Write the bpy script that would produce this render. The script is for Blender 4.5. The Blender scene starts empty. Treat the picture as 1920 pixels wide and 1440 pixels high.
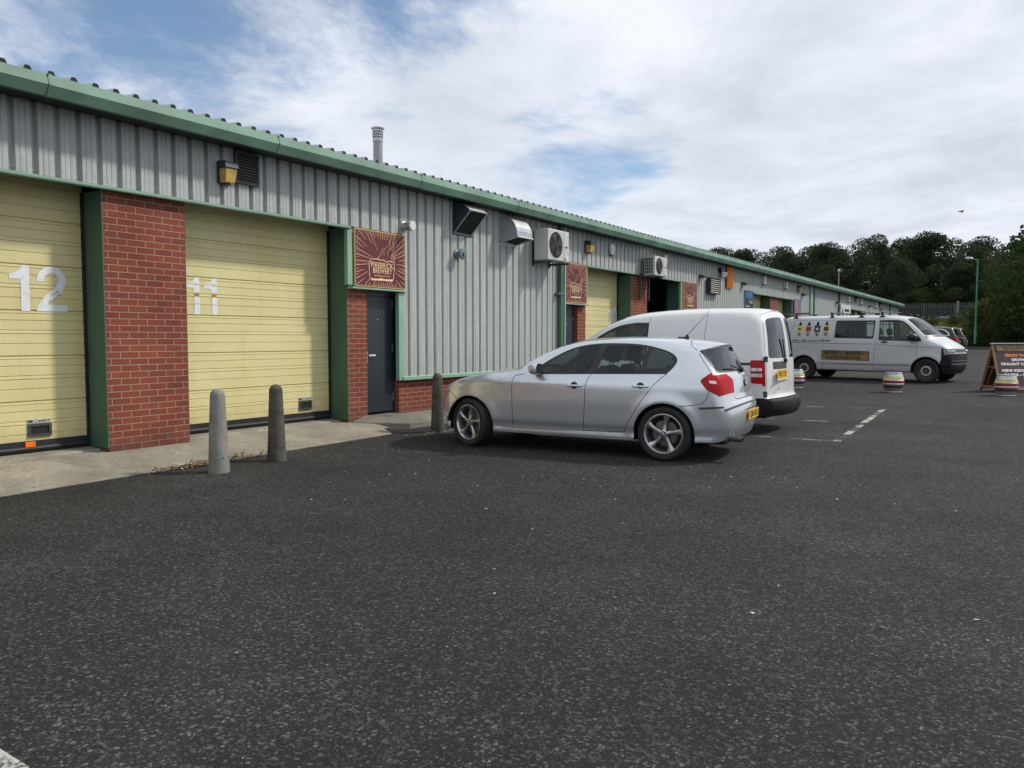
import bpy, bmesh, math, random
import numpy as np
from mathutils import Vector, Matrix, noise
from mathutils.geometry import delaunay_2d_cdt, tessellate_polygon
random.seed(7)
R = math.radians
D = bpy.data
SC = bpy.context.scene
COL = SC.collection

# ------------------------------------------------------------------ camera
cam = D.objects.new('camera', D.cameras.new('camera'))
COL.objects.link(cam)
cam.data.sensor_width = 36.0
cam.data.lens = 36.0 * 1490 / 1920
cam.data.clip_start = 0.05
cam.data.clip_end = 3000
cam.location = (0, 0, 1.40)
cam.rotation_euler = (R(90 - 3.303), 0, R(33.02))
SC.camera = cam

# ------------------------------------------------------------------ sky and sun
SUN_AZ, SUN_EL = 45.0, 44.0          # azimuth measured from +Y towards +X
SC.view_settings.view_transform = 'Standard'
SC.view_settings.look = 'None'
SC.view_settings.exposure = 0.36
SC.view_settings.gamma = 1.0
world = D.worlds.new("World")
SC.world = world
world.use_nodes = True

def build_sky():
    nt = world.node_tree
    nt.nodes.clear()
    N = nt.nodes.new
    L = nt.links.new
    out = N('ShaderNodeOutputWorld')
    bg = N('ShaderNodeBackground')
    bg.inputs['Strength'].default_value = 0.10
    sky = N('ShaderNodeTexSky')
    sky.sky_type = 'NISHITA'
    sky.sun_disc = False
    sky.sun_elevation = R(SUN_EL)
    sky.sun_rotation = R(SUN_AZ)
    sky.air_density = 1.0
    sky.ozone_density = 2.5
    sky.dust_density = 0.15
    tc = N('ShaderNodeTexCoord')
    sep = N('ShaderNodeSeparateXYZ')
    L(tc.outputs['Generated'], sep.inputs[0])

    def m(op, a, b=None, c=None):
        n = N('ShaderNodeMath')
        n.operation = op
        for i, v in enumerate((a, b, c)):
            if v is None:
                continue
            if isinstance(v, (int, float)):
                n.inputs[i].default_value = v
            else:
                L(v, n.inputs[i])
        return n.outputs[0]
    z = m('MAXIMUM', sep.outputs[2], 0.0)
    d = m('ADD', z, 0.16)
    u = m('DIVIDE', sep.outputs[0], d)
    v = m('DIVIDE', sep.outputs[1], d)
    cmb = N('ShaderNodeCombineXYZ')
    L(u, cmb.inputs[0])
    L(v, cmb.inputs[1])

    def nz(scale, detail, rough, off, dist=0.0, stretch=None):
        mp = N('ShaderNodeMapping')
        mp.inputs['Location'].default_value = off
        if stretch:
            mp.inputs['Scale'].default_value = stretch
            mp.inputs['Rotation'].default_value = (0, 0, R(33))
        L(cmb.outputs[0], mp.inputs[0])
        t = N('ShaderNodeTexNoise')
        t.inputs['Scale'].default_value = scale
        t.inputs['Detail'].default_value = detail
        t.inputs['Roughness'].default_value = rough
        t.inputs['Distortion'].default_value = dist
        L(mp.outputs[0], t.inputs['Vector'])
        return t.outputs[0]
    big = nz(0.55, 2, 0.5, (3.1, 1.7, 0), 0.2)
    fine = nz(1.25, 10, 0.64, (0.3, 5.2, 0), 0.25, (1.0, 1.0, 1))
    cov = m('ADD', m('MULTIPLY', big, 0.40), m('MULTIPLY', fine, 0.85))
    # the sky is bluer high up on the west side, thicker cloud to the east
    dot = N('ShaderNodeVectorMath')
    dot.operation = 'DOT_PRODUCT'
    dv = Vector((-0.80, 0.36, 0.50)).normalized()
    dot.inputs[1].default_value = dv
    L(tc.outputs['Generated'], dot.inputs[0])
    bias = m('MULTIPLY', m('SUBTRACT', dot.outputs['Value'], 0.90), -0.40)
    cov = m('ADD', cov, bias)
    def gap(vec, c0, c1, k):
        d_ = N('ShaderNodeVectorMath')
        d_.operation = 'DOT_PRODUCT'
        d_.inputs[1].default_value = Vector(vec).normalized()
        L(tc.outputs['Generated'], d_.inputs[0])
        r_ = N('ShaderNodeMapRange')
        r_.interpolation_type = 'SMOOTHSTEP'
        r_.inputs['From Min'].default_value = c0
        r_.inputs['From Max'].default_value = c1
        r_.inputs['To Max'].default_value = k
        L(d_.outputs['Value'], r_.inputs['Value'])
        return r_.outputs[0]
    cov = m('SUBTRACT', cov, gap((-0.83, 0.46, 0.315), 0.955, 0.999, 0.14))
    cov = m('SUBTRACT', cov, gap((-0.449, 0.868, 0.205), 0.988, 0.9995, 0.15))
    cov = m('ADD', cov, m('MULTIPLY', m('MAXIMUM', m('SUBTRACT', 0.16, sep.outputs[2]), 0.0), 2.2))
    mr = N('ShaderNodeMapRange')
    mr.interpolation_type = 'SMOOTHSTEP'
    mr.inputs['From Min'].default_value = 0.40
    mr.inputs['From Max'].default_value = 0.60
    mr.inputs['To Min'].default_value = 0.04
    L(cov, mr.inputs['Value'])
    shade = nz(1.7, 9, 0.62, (7.7, 2.2, 0), 0.3)
    ramp = N('ShaderNodeValToRGB')
    ramp.color_ramp.elements[0].position = 0.34
    ramp.color_ramp.elements[0].color = (0.58, 0.63, 0.71, 1)
    ramp.color_ramp.elements[1].position = 0.66
    ramp.color_ramp.elements[1].color = (0.83, 0.87, 0.95, 1)
    L(shade, ramp.inputs[0])
    sc = N('ShaderNodeVectorMath')
    sc.operation = 'SCALE'
    sc.inputs['Scale'].default_value = 8.5
    L(ramp.outputs[0], sc.inputs[0])
    mix = N('ShaderNodeMix')
    mix.data_type = 'RGBA'
    L(mr.outputs[0], mix.inputs['Factor'])
    L(sky.outputs[0], mix.inputs['A'])
    L(sc.outputs[0], mix.inputs['B'])
    L(mix.outputs['Result'], bg.inputs['Color'])
    L(bg.outputs[0], out.inputs[0])
build_sky()

sun = D.objects.new('sun', D.lights.new('sun', 'SUN'))
COL.objects.link(sun)
sun.data.energy = 2.4
sun.data.angle = R(5)
sun.data.color = (1.0, 0.94, 0.85)
sv = Vector((math.sin(R(SUN_AZ)) * math.cos(R(SUN_EL)), math.cos(R(SUN_AZ)) * math.cos(R(SUN_EL)), math.sin(R(SUN_EL))))
sun.rotation_euler = sv.to_track_quat('Z', 'Y').to_euler()
sun.location = (20, 20, 40)

# ------------------------------------------------------------------ materials
class NT:
    def __init__(s, name):
        s.m = D.materials.new(name)
        s.m.use_nodes = True
        s.t = s.m.node_tree
        s.b = s.t.nodes['Principled BSDF']
        s.out = s.t.nodes['Material Output']
    def n(s, k, **kw):
        o = s.t.nodes.new('ShaderNode' + k)
        for a, v in kw.items():
            setattr(o, a, v)
        return o
    def l(s, a, b):
        s.t.links.new(a, b)
    def math(s, op, a, b=0.0, clamp=False):
        n = s.n('Math', operation=op, use_clamp=clamp)
        for i, v in enumerate((a, b)):
            if isinstance(v, (int, float)):
                n.inputs[i].default_value = v
            else:
                s.l(v, n.inputs[i])
        return n.outputs[0]
    def pos(s, scale=(1, 1, 1), obj=False, rot=(0, 0, 0)):
        if obj:
            src = s.n('TexCoord').outputs['Object']
        else:
            src = s.n('NewGeometry').outputs['Position']
        mp = s.n('Mapping')
        mp.inputs['Scale'].default_value = scale
        mp.inputs['Rotation'].default_value = rot
        s.l(src, mp.inputs[0])
        return mp.outputs[0]
    def noise(s, vec, scale, detail=4, rough=0.55, dist=0.0):
        t = s.n('TexNoise')
        t.inputs['Scale'].default_value = scale
        t.inputs['Detail'].default_value = detail
        t.inputs['Roughness'].default_value = rough
        t.inputs['Distortion'].default_value = dist
        s.l(vec, t.inputs['Vector'])
        return t.outputs[0]
    def voro(s, vec, scale, feature='F1'):
        t = s.n('TexVoronoi', feature=feature)
        t.inputs['Scale'].default_value = scale
        s.l(vec, t.inputs['Vector'])
        return t
    def ramp(s, fac, stops):
        r = s.n('ValToRGB')
        e = r.color_ramp.elements
        while len(e) < len(stops):
            e.new(0.5)
        for el, (p, c) in zip(e, stops):
            el.position = p
            el.color = (c, c, c, 1) if isinstance(c, (int, float)) else (*c, 1)
        s.l(fac, r.inputs[0])
        return r.outputs[0]
    def mix(s, f, a, b, mode='MIX'):
        n = s.n('Mix', data_type='RGBA', blend_type=mode)
        for k, v in (('Factor', f), ('A', a), ('B', b)):
            if isinstance(v, (int, float)) and k == 'Factor':
                n.inputs[k].default_value = v
            elif isinstance(v, tuple):
                n.inputs[k].default_value = (*v, 1)
            else:
                s.l(v, n.inputs[k])
        return n.outputs['Result']
    def bump(s, h, strength, dist=0.01):
        b = s.n('Bump')
        b.inputs['Strength'].default_value = strength
        b.inputs['Distance'].default_value = dist
        s.l(h, b.inputs['Height'])
        s.l(b.outputs[0], s.b.inputs['Normal'])
    def col(s, c):
        if isinstance(c, tuple):
            s.b.inputs['Base Color'].default_value = (*c, 1)
        else:
            s.l(c, s.b.inputs['Base Color'])
    def set(s, **kw):
        for k, v in kw.items():
            i = s.b.inputs[k.replace('_', ' ')]
            if hasattr(v, 'is_linked') or not isinstance(v, (int, float, tuple)):
                s.l(v, i)
            else:
                i.default_value = v
        return s

M = {}
def plain(name, c, rough=0.5, var=0.12, scale=6.0, metal=0.0, bump=0.0, coat=0.0, stretch=(1, 1, 1), spec=0.5):
    """a procedural finish: base colour with soft wear, roughness variation"""
    t = NT(name)
    p = t.pos(stretch)
    n1 = t.noise(p, scale, 5, 0.6)
    lo = tuple(max(0, x * (1 - var)) for x in c)
    hi = tuple(min(1, x * (1 + var)) for x in c)
    t.col(t.mix(t.ramp(n1, [(0.3, 0.0), (0.7, 1.0)]), lo, hi))
    t.set(Roughness=t.math('MULTIPLY_ADD' if False else 'ADD', t.math('MULTIPLY', n1, 0.16), rough - 0.08), Metallic=metal)
    t.set(Coat_Weight=coat, Coat_Roughness=0.06, Specular_IOR_Level=spec)
    if bump:
        t.bump(t.noise(p, scale * 8, 4, 0.6), bump, 0.004)
    M[name] = t.m
    return t.m

def mk_asphalt():
    t = NT('asphalt')
    p = t.pos()
    warp = t.noise(p, 3.0, 3)
    pw = t.n('VectorMath', operation='ADD')
    wn = t.n('TexNoise')
    wn.inputs['Scale'].default_value = 85
    wn.inputs['Detail'].default_value = 4
    wn.inputs['Roughness'].default_value = 0.65
    t.l(p, wn.inputs['Vector'])
    ws = t.n('VectorMath', operation='SCALE')
    ws.inputs['Scale'].default_value = 0.030
    t.l(wn.outputs['Color'], ws.inputs[0])
    t.l(p, pw.inputs[0])
    t.l(ws.outputs[0], pw.inputs[1])
    v = t.voro(pw.outputs[0], 68)
    v2 = t.voro(p, 210)
    sep = t.n('SeparateColor')
    t.l(v.outputs['Color'], sep.inputs[0])
    matrix = t.ramp(t.noise(p, 170, 5, 0.75), [(0.38, (0.005, 0.005, 0.0055)), (0.54, (0.018, 0.018, 0.0175)), (0.70, (0.058, 0.057, 0.054))])
    stone = t.ramp(sep.outputs[0], [(0.0, (0.019, 0.019, 0.0185)), (0.45, (0.042, 0.042, 0.0415)), (0.75, (0.074, 0.075, 0.075)), (1.0, (0.145, 0.143, 0.136))])
    size = t.math('ADD', t.math('MULTIPLY', sep.outputs[2], 0.34), 0.46)
    chip = t.math('MULTIPLY', t.math('SUBTRACT', size, v.outputs['Distance']), 7.0, True)
    chip = t.math('MULTIPLY', chip, t.math('GREATER_THAN', sep.outputs[1], 0.10))
    c = t.mix(chip, matrix, stone)
    # pale grit
    g = t.voro(p, 58)
    sg = t.n('SeparateColor')
    t.l(g.outputs['Color'], sg.inputs[0])
    rare = t.math('MULTIPLY', t.math('GREATER_THAN', sg.outputs[1], 0.988), t.math('LESS_THAN', g.outputs['Distance'], 0.25))
    c = t.mix(t.math('MULTIPLY', rare, 0.9), c, (0.42, 0.41, 0.37))
    # broad patches, tyre polish, oil and lighter dust
    big = t.noise(p, 0.33, 5, 0.6, 0.4)
    mid = t.noise(p, 1.7, 5, 0.65)
    f = t.math('ADD', t.math('MULTIPLY', big, 0.9), t.math('MULTIPLY', mid, 0.5))
    c = t.mix(1.0, c, t.ramp(f, [(0.50, 0.66), (0.69, 0.98), (0.90, 1.40)]), 'MULTIPLY')
    trk = t.noise(t.pos((0.22, 1.5, 1), rot=(0, 0, R(24))), 1.1, 4, 0.6, 0.5)
    c = t.mix(1.0, c, t.ramp(trk, [(0.35, 0.86), (0.65, 1.10)]), 'MULTIPLY')
    dust = t.ramp(t.noise(p, 0.8, 6, 0.7, 0.6), [(0.55, 0.0), (0.75, 0.30)])
    c = t.mix(dust, c, (0.075, 0.073, 0.066))
    t.col(c)
    t.set(Roughness=0.86, Specular_IOR_Level=0.35)
    h = t.math('ADD', t.math('MULTIPLY', chip, t.math('ADD', t.math('MULTIPLY', sep.outputs[1], 0.6), 0.35)), t.math('MULTIPLY', v2.outputs['Distance'], -0.35))
    t.bump(h, 1.0, 0.016)
    M['asphalt'] = t.m
mk_asphalt()

def mk_concrete(name, c, scale=1.0, grit=True, stain=0.35):
    t = NT(name)
    p = t.pos()
    n = t.noise(p, 1.6 * scale, 7, 0.68, 0.4)
    n2 = t.noise(p, 26 * scale, 5, 0.7)
    a = tuple(x * (1 - stain) for x in c)
    b = tuple(x * 1.22 for x in c)
    k = t.mix(t.ramp(n, [(0.3, 0.0), (0.72, 1.0)]), a, b)
    k = t.mix(1.0, k, t.ramp(n2, [(0.3, 0.72), (0.7, 1.15)]), 'MULTIPLY')
    if grit:
        g = t.voro(p, 120)
        s = t.n('SeparateColor')
        t.l(g.outputs['Color'], s.inputs[0])
        k = t.mix(t.math('MULTIPLY', t.math('GREATER_THAN', s.outputs[0], 0.93), 0.5), k, (0.10, 0.09, 0.07))
    sn = t.ramp(t.noise(p, 0.9 * scale, 7, 0.75, 1.2), [(0.50, 0.0), (0.72, 0.55)])
    k = t.mix(sn, k, tuple(x * 0.45 for x in c))
    t.col(k)
    t.set(Roughness=0.88, Specular_IOR_Level=0.3)
    t.bump(t.math('ADD', n2, t.noise(p, 140 * scale, 3)), 0.5, 0.004)
    M[name] = t.m
mk_concrete('concrete_apron', (0.31, 0.285, 0.225))
mk_concrete('concrete_step', (0.24, 0.222, 0.185), stain=0.5)
mk_concrete('concrete_pale', (0.27, 0.265, 0.235), 2.2, False, 0.25)
mk_concrete('concrete_weathered', (0.115, 0.108, 0.09), 4.0, False, 0.55)
mk_concrete('concrete_floor', (0.12, 0.115, 0.105), 1.0, False)

def mk_brick():
    t = NT('red_brick')
    src = t.n('NewGeometry').outputs['Position']
    s = t.n('SeparateXYZ')
    t.l(src, s.inputs[0])
    cb = t.n('CombineXYZ')
    t.l(t.math('ADD', s.outputs[0], s.outputs[1]), cb.inputs[0])
    t.l(t.math('SUBTRACT', s.outputs[2], 0.12), cb.inputs[1])
    b = t.n('TexBrick')
    b.inputs['Scale'].default_value = 1.0
    b.inputs['Brick Width'].default_value = 0.225
    b.inputs['Row Height'].default_value = 0.075
    b.inputs['Mortar Size'].default_value = 0.0052
    b.inputs['Mortar Smooth'].default_value = 0.25
    b.inputs['Bias'].default_value = -0.1
    b.inputs['Color1'].default_value = (0.235, 0.062, 0.036, 1)
    b.inputs['Color2'].default_value = (0.175, 0.047, 0.032, 1)
    b.inputs['Mortar'].default_value = (0.36, 0.255, 0.185, 1)
    t.l(cb.outputs[0], b.inputs['Vector'])
    p = t.pos()
    n = t.noise(p, 55, 5, 0.7)
    big = t.noise(p, 1.4, 4)
    c = t.mix(1.0, b.outputs['Color'], t.ramp(n, [(0.3, 0.80), (0.7, 1.16)]), 'MULTIPLY')
    c = t.mix(1.0, c, t.ramp(big, [(0.3, 0.80), (0.7, 1.15)]), 'MULTIPLY')
    damp = t.math('ADD', s.outputs[2], t.math('MULTIPLY', t.noise(p, 4, 5, 0.7), 0.45))
    c = t.mix(t.ramp(damp, [(0.30, 0.55), (0.62, 0.0)]), c, (0.075, 0.045, 0.034))
    eff = t.ramp(t.noise(t.pos((1, 1, 2)), 2.2, 6, 0.75), [(0.62, 0.0), (0.80, 0.35)])
    c = t.mix(eff, c, (0.34, 0.22, 0.17))
    t.col(c)
    t.set(Roughness=0.85, Specular_IOR_Level=0.25)
    h = t.math('ADD', t.math('MULTIPLY', b.outputs['Fac'], -1.0), t.math('MULTIPLY', n, 0.25))
    t.bump(h, 0.7, 0.006)
    M['red_brick'] = t.m
mk_brick()

def mk_cladding():
    t = NT('grey_cladding')
    p = t.pos((1, 7, 0.55))
    n = t.noise(p, 1.6, 6, 0.65)
    p2 = t.pos()
    n2 = t.noise(p2, 9, 5, 0.7)
    c = t.mix(t.ramp(n, [(0.25, 0.0), (0.75, 1.0)]), (0.36, 0.385, 0.37), (0.49, 0.515, 0.495))
    c = t.mix(1.0, c, t.ramp(n2, [(0.3, 0.90), (0.7, 1.07)]), 'MULTIPLY')
    st = t.ramp(t.noise(t.pos((1, 22, 0.30)), 1.0, 5, 0.7), [(0.52, 0.0), (0.74, 0.55)])
    c = t.mix(st, c, (0.20, 0.205, 0.185))
    st2 = t.ramp(t.noise(t.pos((1, 15, 0.22), rot=(0, 0, 0.3)), 1.3, 4, 0.7), [(0.60, 0.0), (0.78, 0.5)])
    c = t.mix(st2, c, (0.56, 0.58, 0.56))
    t.col(c)
    t.set(Roughness=0.5, Metallic=0.0, Specular_IOR_Level=0.35)
    M['grey_cladding'] = t.m
mk_cladding()

def mk_door():
    t = NT('yellow_door')
    p = t.pos((1, 1, 1))
    n = t.noise(t.pos((1, 1.2, 0.8)), 1.3, 6, 0.65)
    c = t.mix(t.ramp(n, [(0.3, 0.0), (0.72, 1.0)]), (0.60, 0.53, 0.245), (0.70, 0.635, 0.33))
    sc = t.noise(t.pos((1, 1, 3.0)), 7, 6, 0.78)
    c = t.mix(t.ramp(sc, [(0.66, 0.0), (0.78, 0.5)]), c, (0.36, 0.30, 0.12))
    sp = t.voro(t.pos((1, 1, 2.2)), 4.2)
    ss = t.n('SeparateColor')
    t.l(sp.outputs['Color'], ss.inputs[0])
    hit = t.math('MULTIPLY', t.math('LESS_THAN', t.math('ADD', sp.outputs['Distance'], t.math('MULTIPLY', t.noise(p, 60, 3), 0.10)), 0.115), t.math('GREATER_THAN', ss.outputs[0], 0.72))
    c = t.mix(t.math('MULTIPLY', hit, 0.75), c, (0.16, 0.13, 0.06))
    run = t.ramp(t.noise(t.pos((1, 16, 0.35)), 1.0, 5, 0.7), [(0.55, 0.0), (0.78, 0.38)])
    c = t.mix(run, c, (0.44, 0.385, 0.20))
    sz = t.n('SeparateXYZ')
    t.l(p, sz.inputs[0])
    low = t.math('ADD', sz.outputs[2], t.math('MULTIPLY', t.noise(p, 5, 6, 0.75), 0.9))
    c = t.mix(t.ramp(low, [(0.55, 0.5), (1.05, 0.0)]), c, (0.36, 0.30, 0.15))
    t.col(c)
    t.set(Roughness=0.42)
    t.bump(t.noise(p, 2.2, 4, 0.6), 0.30, 0.03)
    M['yellow_door'] = t.m
mk_door()

plain('green_trim', (0.235, 0.40, 0.295), 0.42, 0.10, 3)
plain('green_gutter', (0.145, 0.255, 0.19), 0.55, 0.26, 1.6, spec=0.25)
plain('dark_green', (0.056, 0.122, 0.082), 0.45, 0.12, 3)
plain('green_pole', (0.06, 0.23, 0.15), 0.45)
plain('rubber_and_shade', (0.012, 0.013, 0.016), 0.55, 0.3, 8)  # door seals, and the black that stands for shade beneath the gutter
plain('navy_door', (0.020, 0.028, 0.038), 0.40, 0.10, 2)
plain('steel', (0.55, 0.56, 0.57), 0.32, 0.1, 10, metal=0.9)
plain('galvanised', (0.42, 0.44, 0.45), 0.42, 0.18, 9, metal=0.6)
plain('dark_grille', (0.045, 0.045, 0.048), 0.5, 0.2)
plain('louvre_grey', (0.10, 0.10, 0.105), 0.5, 0.2)
plain('white_plastic', (0.66, 0.66, 0.64), 0.4, 0.08)
plain('white_paint', (0.74, 0.76, 0.78), 0.5, 0.10, 14)
plain('off_white', (0.55, 0.55, 0.50), 0.45, 0.12)
plain('black_plastic', (0.014, 0.014, 0.016), 0.42, 0.25)
plain('soft_black', (0.010, 0.010, 0.011), 0.8, 0.3)
plain('navy_metal', (0.028, 0.036, 0.060), 0.45, 0.2)
plain('amber_lens', (0.52, 0.36, 0.10), 0.3, 0.25, 14)
plain('roof_sheet', (0.42, 0.45, 0.45), 0.45, 0.15)
plain('flue_grey', (0.26, 0.27, 0.28), 0.45, 0.15, 10, metal=0.3)
plain('pipe_blue', (0.13, 0.18, 0.20), 0.45)
plain('ac_body', (0.52, 0.53, 0.51), 0.4, 0.07)
plain('orange_sheet', (0.72, 0.27, 0.02), 0.5, 0.2)
plain('orange_reflector', (0.85, 0.16, 0.01), 0.3)
plain('sign_maroon', (0.115, 0.010, 0.016), 0.5, 0.2, 2)
plain('sign_gold', (0.56, 0.36, 0.12), 0.45, 0.12, 20)
plain('sign_cream', (0.80, 0.58, 0.33), 0.45, 0.08, 20)
plain('sign_navy', (0.014, 0.022, 0.045), 0.4)
plain('sign_blue', (0.04, 0.22, 0.55), 0.4)
plain('sign_purple', (0.13, 0.14, 0.30), 0.4)
plain('sign_rust', (0.42, 0.15, 0.07), 0.5)
plain('tan_board', (0.36, 0.22, 0.06), 0.6)
plain('wood', (0.105, 0.045, 0.022), 0.65, 0.35, 5, stretch=(1, 1, 6))
plain('wood_pale', (0.30, 0.17, 0.08), 0.65, 0.25, 5)
plain('board_face', (0.060, 0.026, 0.030), 0.4, 0.15)
plain('text_orange', (0.80, 0.24, 0.07), 0.5)
plain('text_white', (0.80, 0.79, 0.80), 0.5)
plain('keg_steel', (0.50, 0.51, 0.52), 0.38, 0.14, 12, metal=0.75)
plain('band_yellow', (0.62, 0.55, 0.10), 0.45, 0.2, 12)
plain('band_red', (0.27, 0.016, 0.022), 0.45, 0.2, 12)
plain('band_brown', (0.075, 0.026, 0.028), 0.5, 0.2, 12)
plain('plate_yellow', (0.80, 0.52, 0.03), 0.4, 0.05)
plain('tyre', (0.016, 0.016, 0.017), 0.75, 0.3, 30)
plain('alloy', (0.50, 0.50, 0.50), 0.30, 0.10, 20, metal=0.85)
plain('steel_wheel', (0.30, 0.30, 0.31), 0.45, 0.2, 20, metal=0.6)
plain('brake', (0.16, 0.15, 0.14), 0.5, 0.3, 20, metal=0.6)
plain('lamp_dark', (0.14, 0.002, 0.004), 0.2, 0.2, 20, coat=0.2)
plain('lamp_smoke', (0.16, 0.165, 0.17), 0.12, 0.3, 26, metal=0.4, coat=0.6)
plain('wheel_ring', (0.40, 0.40, 0.40), 0.5, 0.15)
plain('lamp_red', (0.40, 0.003, 0.006), 0.22, 0.2, 20, spec=0.25)
plain('van_bumper', (0.014, 0.0145, 0.017), 0.62, 0.15, spec=0.2)
plain('wheel_dark', (0.06, 0.06, 0.062), 0.5, 0.2, 20)
plain('lamp_clear', (0.62, 0.62, 0.62), 0.15, 0.25, 26, metal=0.3, coat=0.8)
plain('chrome', (0.65, 0.65, 0.66), 0.18, 0.05, 10, metal=1.0)
plain('seat_cloth', (0.028, 0.028, 0.030), 0.8, 0.2)
plain('bumper_grey', (0.050, 0.052, 0.056), 0.6, 0.15)
plain('bark', (0.055, 0.042, 0.030), 0.9, 0.4, 9)
plain('dry_leaf', (0.18, 0.10, 0.035), 0.8, 0.6, 40)
plain('debris_pale', (0.42, 0.40, 0.35), 0.7, 0.4, 40)
plain('weed', (0.10, 0.16, 0.035), 0.7, 0.3, 30)
plain('fence_steel', (0.085, 0.09, 0.095), 0.5, 0.2)
plain('white_wall', (0.55, 0.55, 0.53), 0.6)
plain('bird_grey', (0.03, 0.03, 0.03), 0.7)
plain('emblem_blue', (0.03, 0.12, 0.36), 0.3)
plain('brass_sign', (0.24, 0.16, 0.06), 0.45, 0.4, 9)
plain('dark_ink', (0.035, 0.022, 0.012), 0.5)
plain('grey_ink', (0.10, 0.10, 0.11), 0.5)

def car_paint(name, c, metal, rough, coat=1.0, flake=0.0, dirt=0.0):
    t = NT(name)
    p = t.pos(obj=True)
    n = t.noise(p, 2.2, 5, 0.6)
    cc = t.mix(t.ramp(n, [(0.3, 0.0), (0.7, 1.0)]), tuple(x * 0.98 for x in c), tuple(min(1, x * 1.015) for x in c))
    if dirt:
        s = t.n('SeparateXYZ')
        t.l(t.n('TexCoord').outputs['Object'], s.inputs[0])
        low = t.math('MULTIPLY', t.ramp(s.outputs[2], [(0.18, 1.0), (0.62, 0.0)]), t.ramp(t.noise(p, 5, 6, 0.7), [(0.3, 0.2), (0.7, 1.0)]))
        cc = t.mix(t.math('MULTIPLY', low, dirt), cc, (0.17, 0.155, 0.13))
    t.col(cc)
    t.set(Metallic=metal, Roughness=rough, Coat_Weight=coat, Coat_Roughness=0.05)
    if flake:
        t.bump(t.noise(p, 900, 2), flake, 0.0006)
    M[name] = t.m
car_paint('silver_paint', (0.66, 0.69, 0.71), 0.66, 0.24, 1.0, 0.0, 0.12)
car_paint('van_white', (0.70, 0.71, 0.71), 0.0, 0.34, 0.6, 0.0, 0.30)
car_paint('van_white_old', (0.54, 0.55, 0.56), 0.0, 0.36, 0.5, 0.0, 0.45)
car_paint('black_paint', (0.004, 0.004, 0.006), 0.0, 0.4, 0.25)
car_paint('grey_paint', (0.12, 0.125, 0.13), 0.3, 0.4, 0.4)

def mk_glass(name, tint, gloss_mix=1.0, fade=0.0):
    t = NT(name)
    t.t.nodes.remove(t.b)
    tr = t.n('BsdfTransparent')
    tr.inputs[0].default_value = (*tint, 1)
    gl = t.n('BsdfGlossy')
    gl.inputs['Roughness'].default_value = 0.03
    gl.inputs['Color'].default_value = (0.9, 0.95, 0.97, 1)
    fr = t.n('Fresnel')
    fr.inputs['IOR'].default_value = 1.52
    mx = t.n('MixShader')
    t.l(t.math('MULTIPLY', fr.outputs[0], gloss_mix, True), mx.inputs[0])
    t.l(tr.outputs[0], mx.inputs[1])
    t.l(gl.outputs[0], mx.inputs[2])
    t.l(mx.outputs[0], t.out.inputs['Surface'])
    M[name] = t.m
mk_glass('clear_glass', (0.66, 0.77, 0.73), 0.8)
mk_glass('dark_glass', (0.10, 0.135, 0.125), 1.0)

def mk_leaf(name, dark, light, sub=0.25):
    t = NT(name)
    p = t.pos()
    n = t.noise(p, 0.55, 5, 0.6)
    oi = t.n('ObjectInfo')
    f = t.math('ADD', t.math('MULTIPLY', t.ramp(n, [(0.3, 0.0), (0.7, 1.0)]), 0.7), t.math('MULTIPLY', oi.outputs['Random'], 0.3))
    n3 = t.noise(p, 7, 2)
    c = t.mix(t.math('ADD', t.math('MULTIPLY', f, 0.7), t.math('MULTIPLY', n3, 0.3)), dark, light)
    t.col(c)
    t.set(Roughness=0.75, Specular_IOR_Level=0.06)
    tl = t.n('BsdfTranslucent')
    t.l(c, tl.inputs[0])
    mx = t.n('MixShader')
    mx.inputs[0].default_value = sub
    t.l(t.b.outputs[0], mx.inputs[1])
    t.l(tl.outputs[0], mx.inputs[2])
    t.l(mx.outputs[0], t.out.inputs['Surface'])
    M[name] = t.m
mk_leaf('leaf_wood', (0.026, 0.042, 0.022), (0.078, 0.105, 0.052), 0.35)
mk_leaf('leaf_near', (0.020, 0.042, 0.013), (0.062, 0.105, 0.030), 0.3)
mk_leaf('leaf_bush', (0.028, 0.045, 0.014), (0.105, 0.135, 0.042))
mk_leaf('leaf_bank', (0.08, 0.092, 0.024), (0.22, 0.215, 0.065))

def mk_worn_paint():
    t = NT('worn_road_paint')
    p = t.pos()
    t.col(t.mix(t.noise(p, 40, 3), (0.50, 0.49, 0.44), (0.70, 0.69, 0.64)))
    t.set(Roughness=0.75)
    tr = t.n('BsdfTransparent')
    mx = t.n('MixShader')
    a = t.math('ADD', t.math('MULTIPLY', t.noise(p, 3.0, 3, 0.6), 0.7), t.math('MULTIPLY', t.noise(p, 55, 4, 0.7), 0.55))
    t.l(t.ramp(a, [(0.58, 0.0), (0.70, 0.70)]), mx.inputs[0])
    t.l(tr.outputs[0], mx.inputs[1])
    t.l(t.b.outputs[0], mx.inputs[2])
    t.l(mx.outputs[0], t.out.inputs['Surface'])
    M['worn_road_paint'] = t.m
mk_worn_paint()

# ------------------------------------------------------------------ mesh helpers
WM = {}      # world matrix of every root and of its children (children sit at identity)

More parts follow.
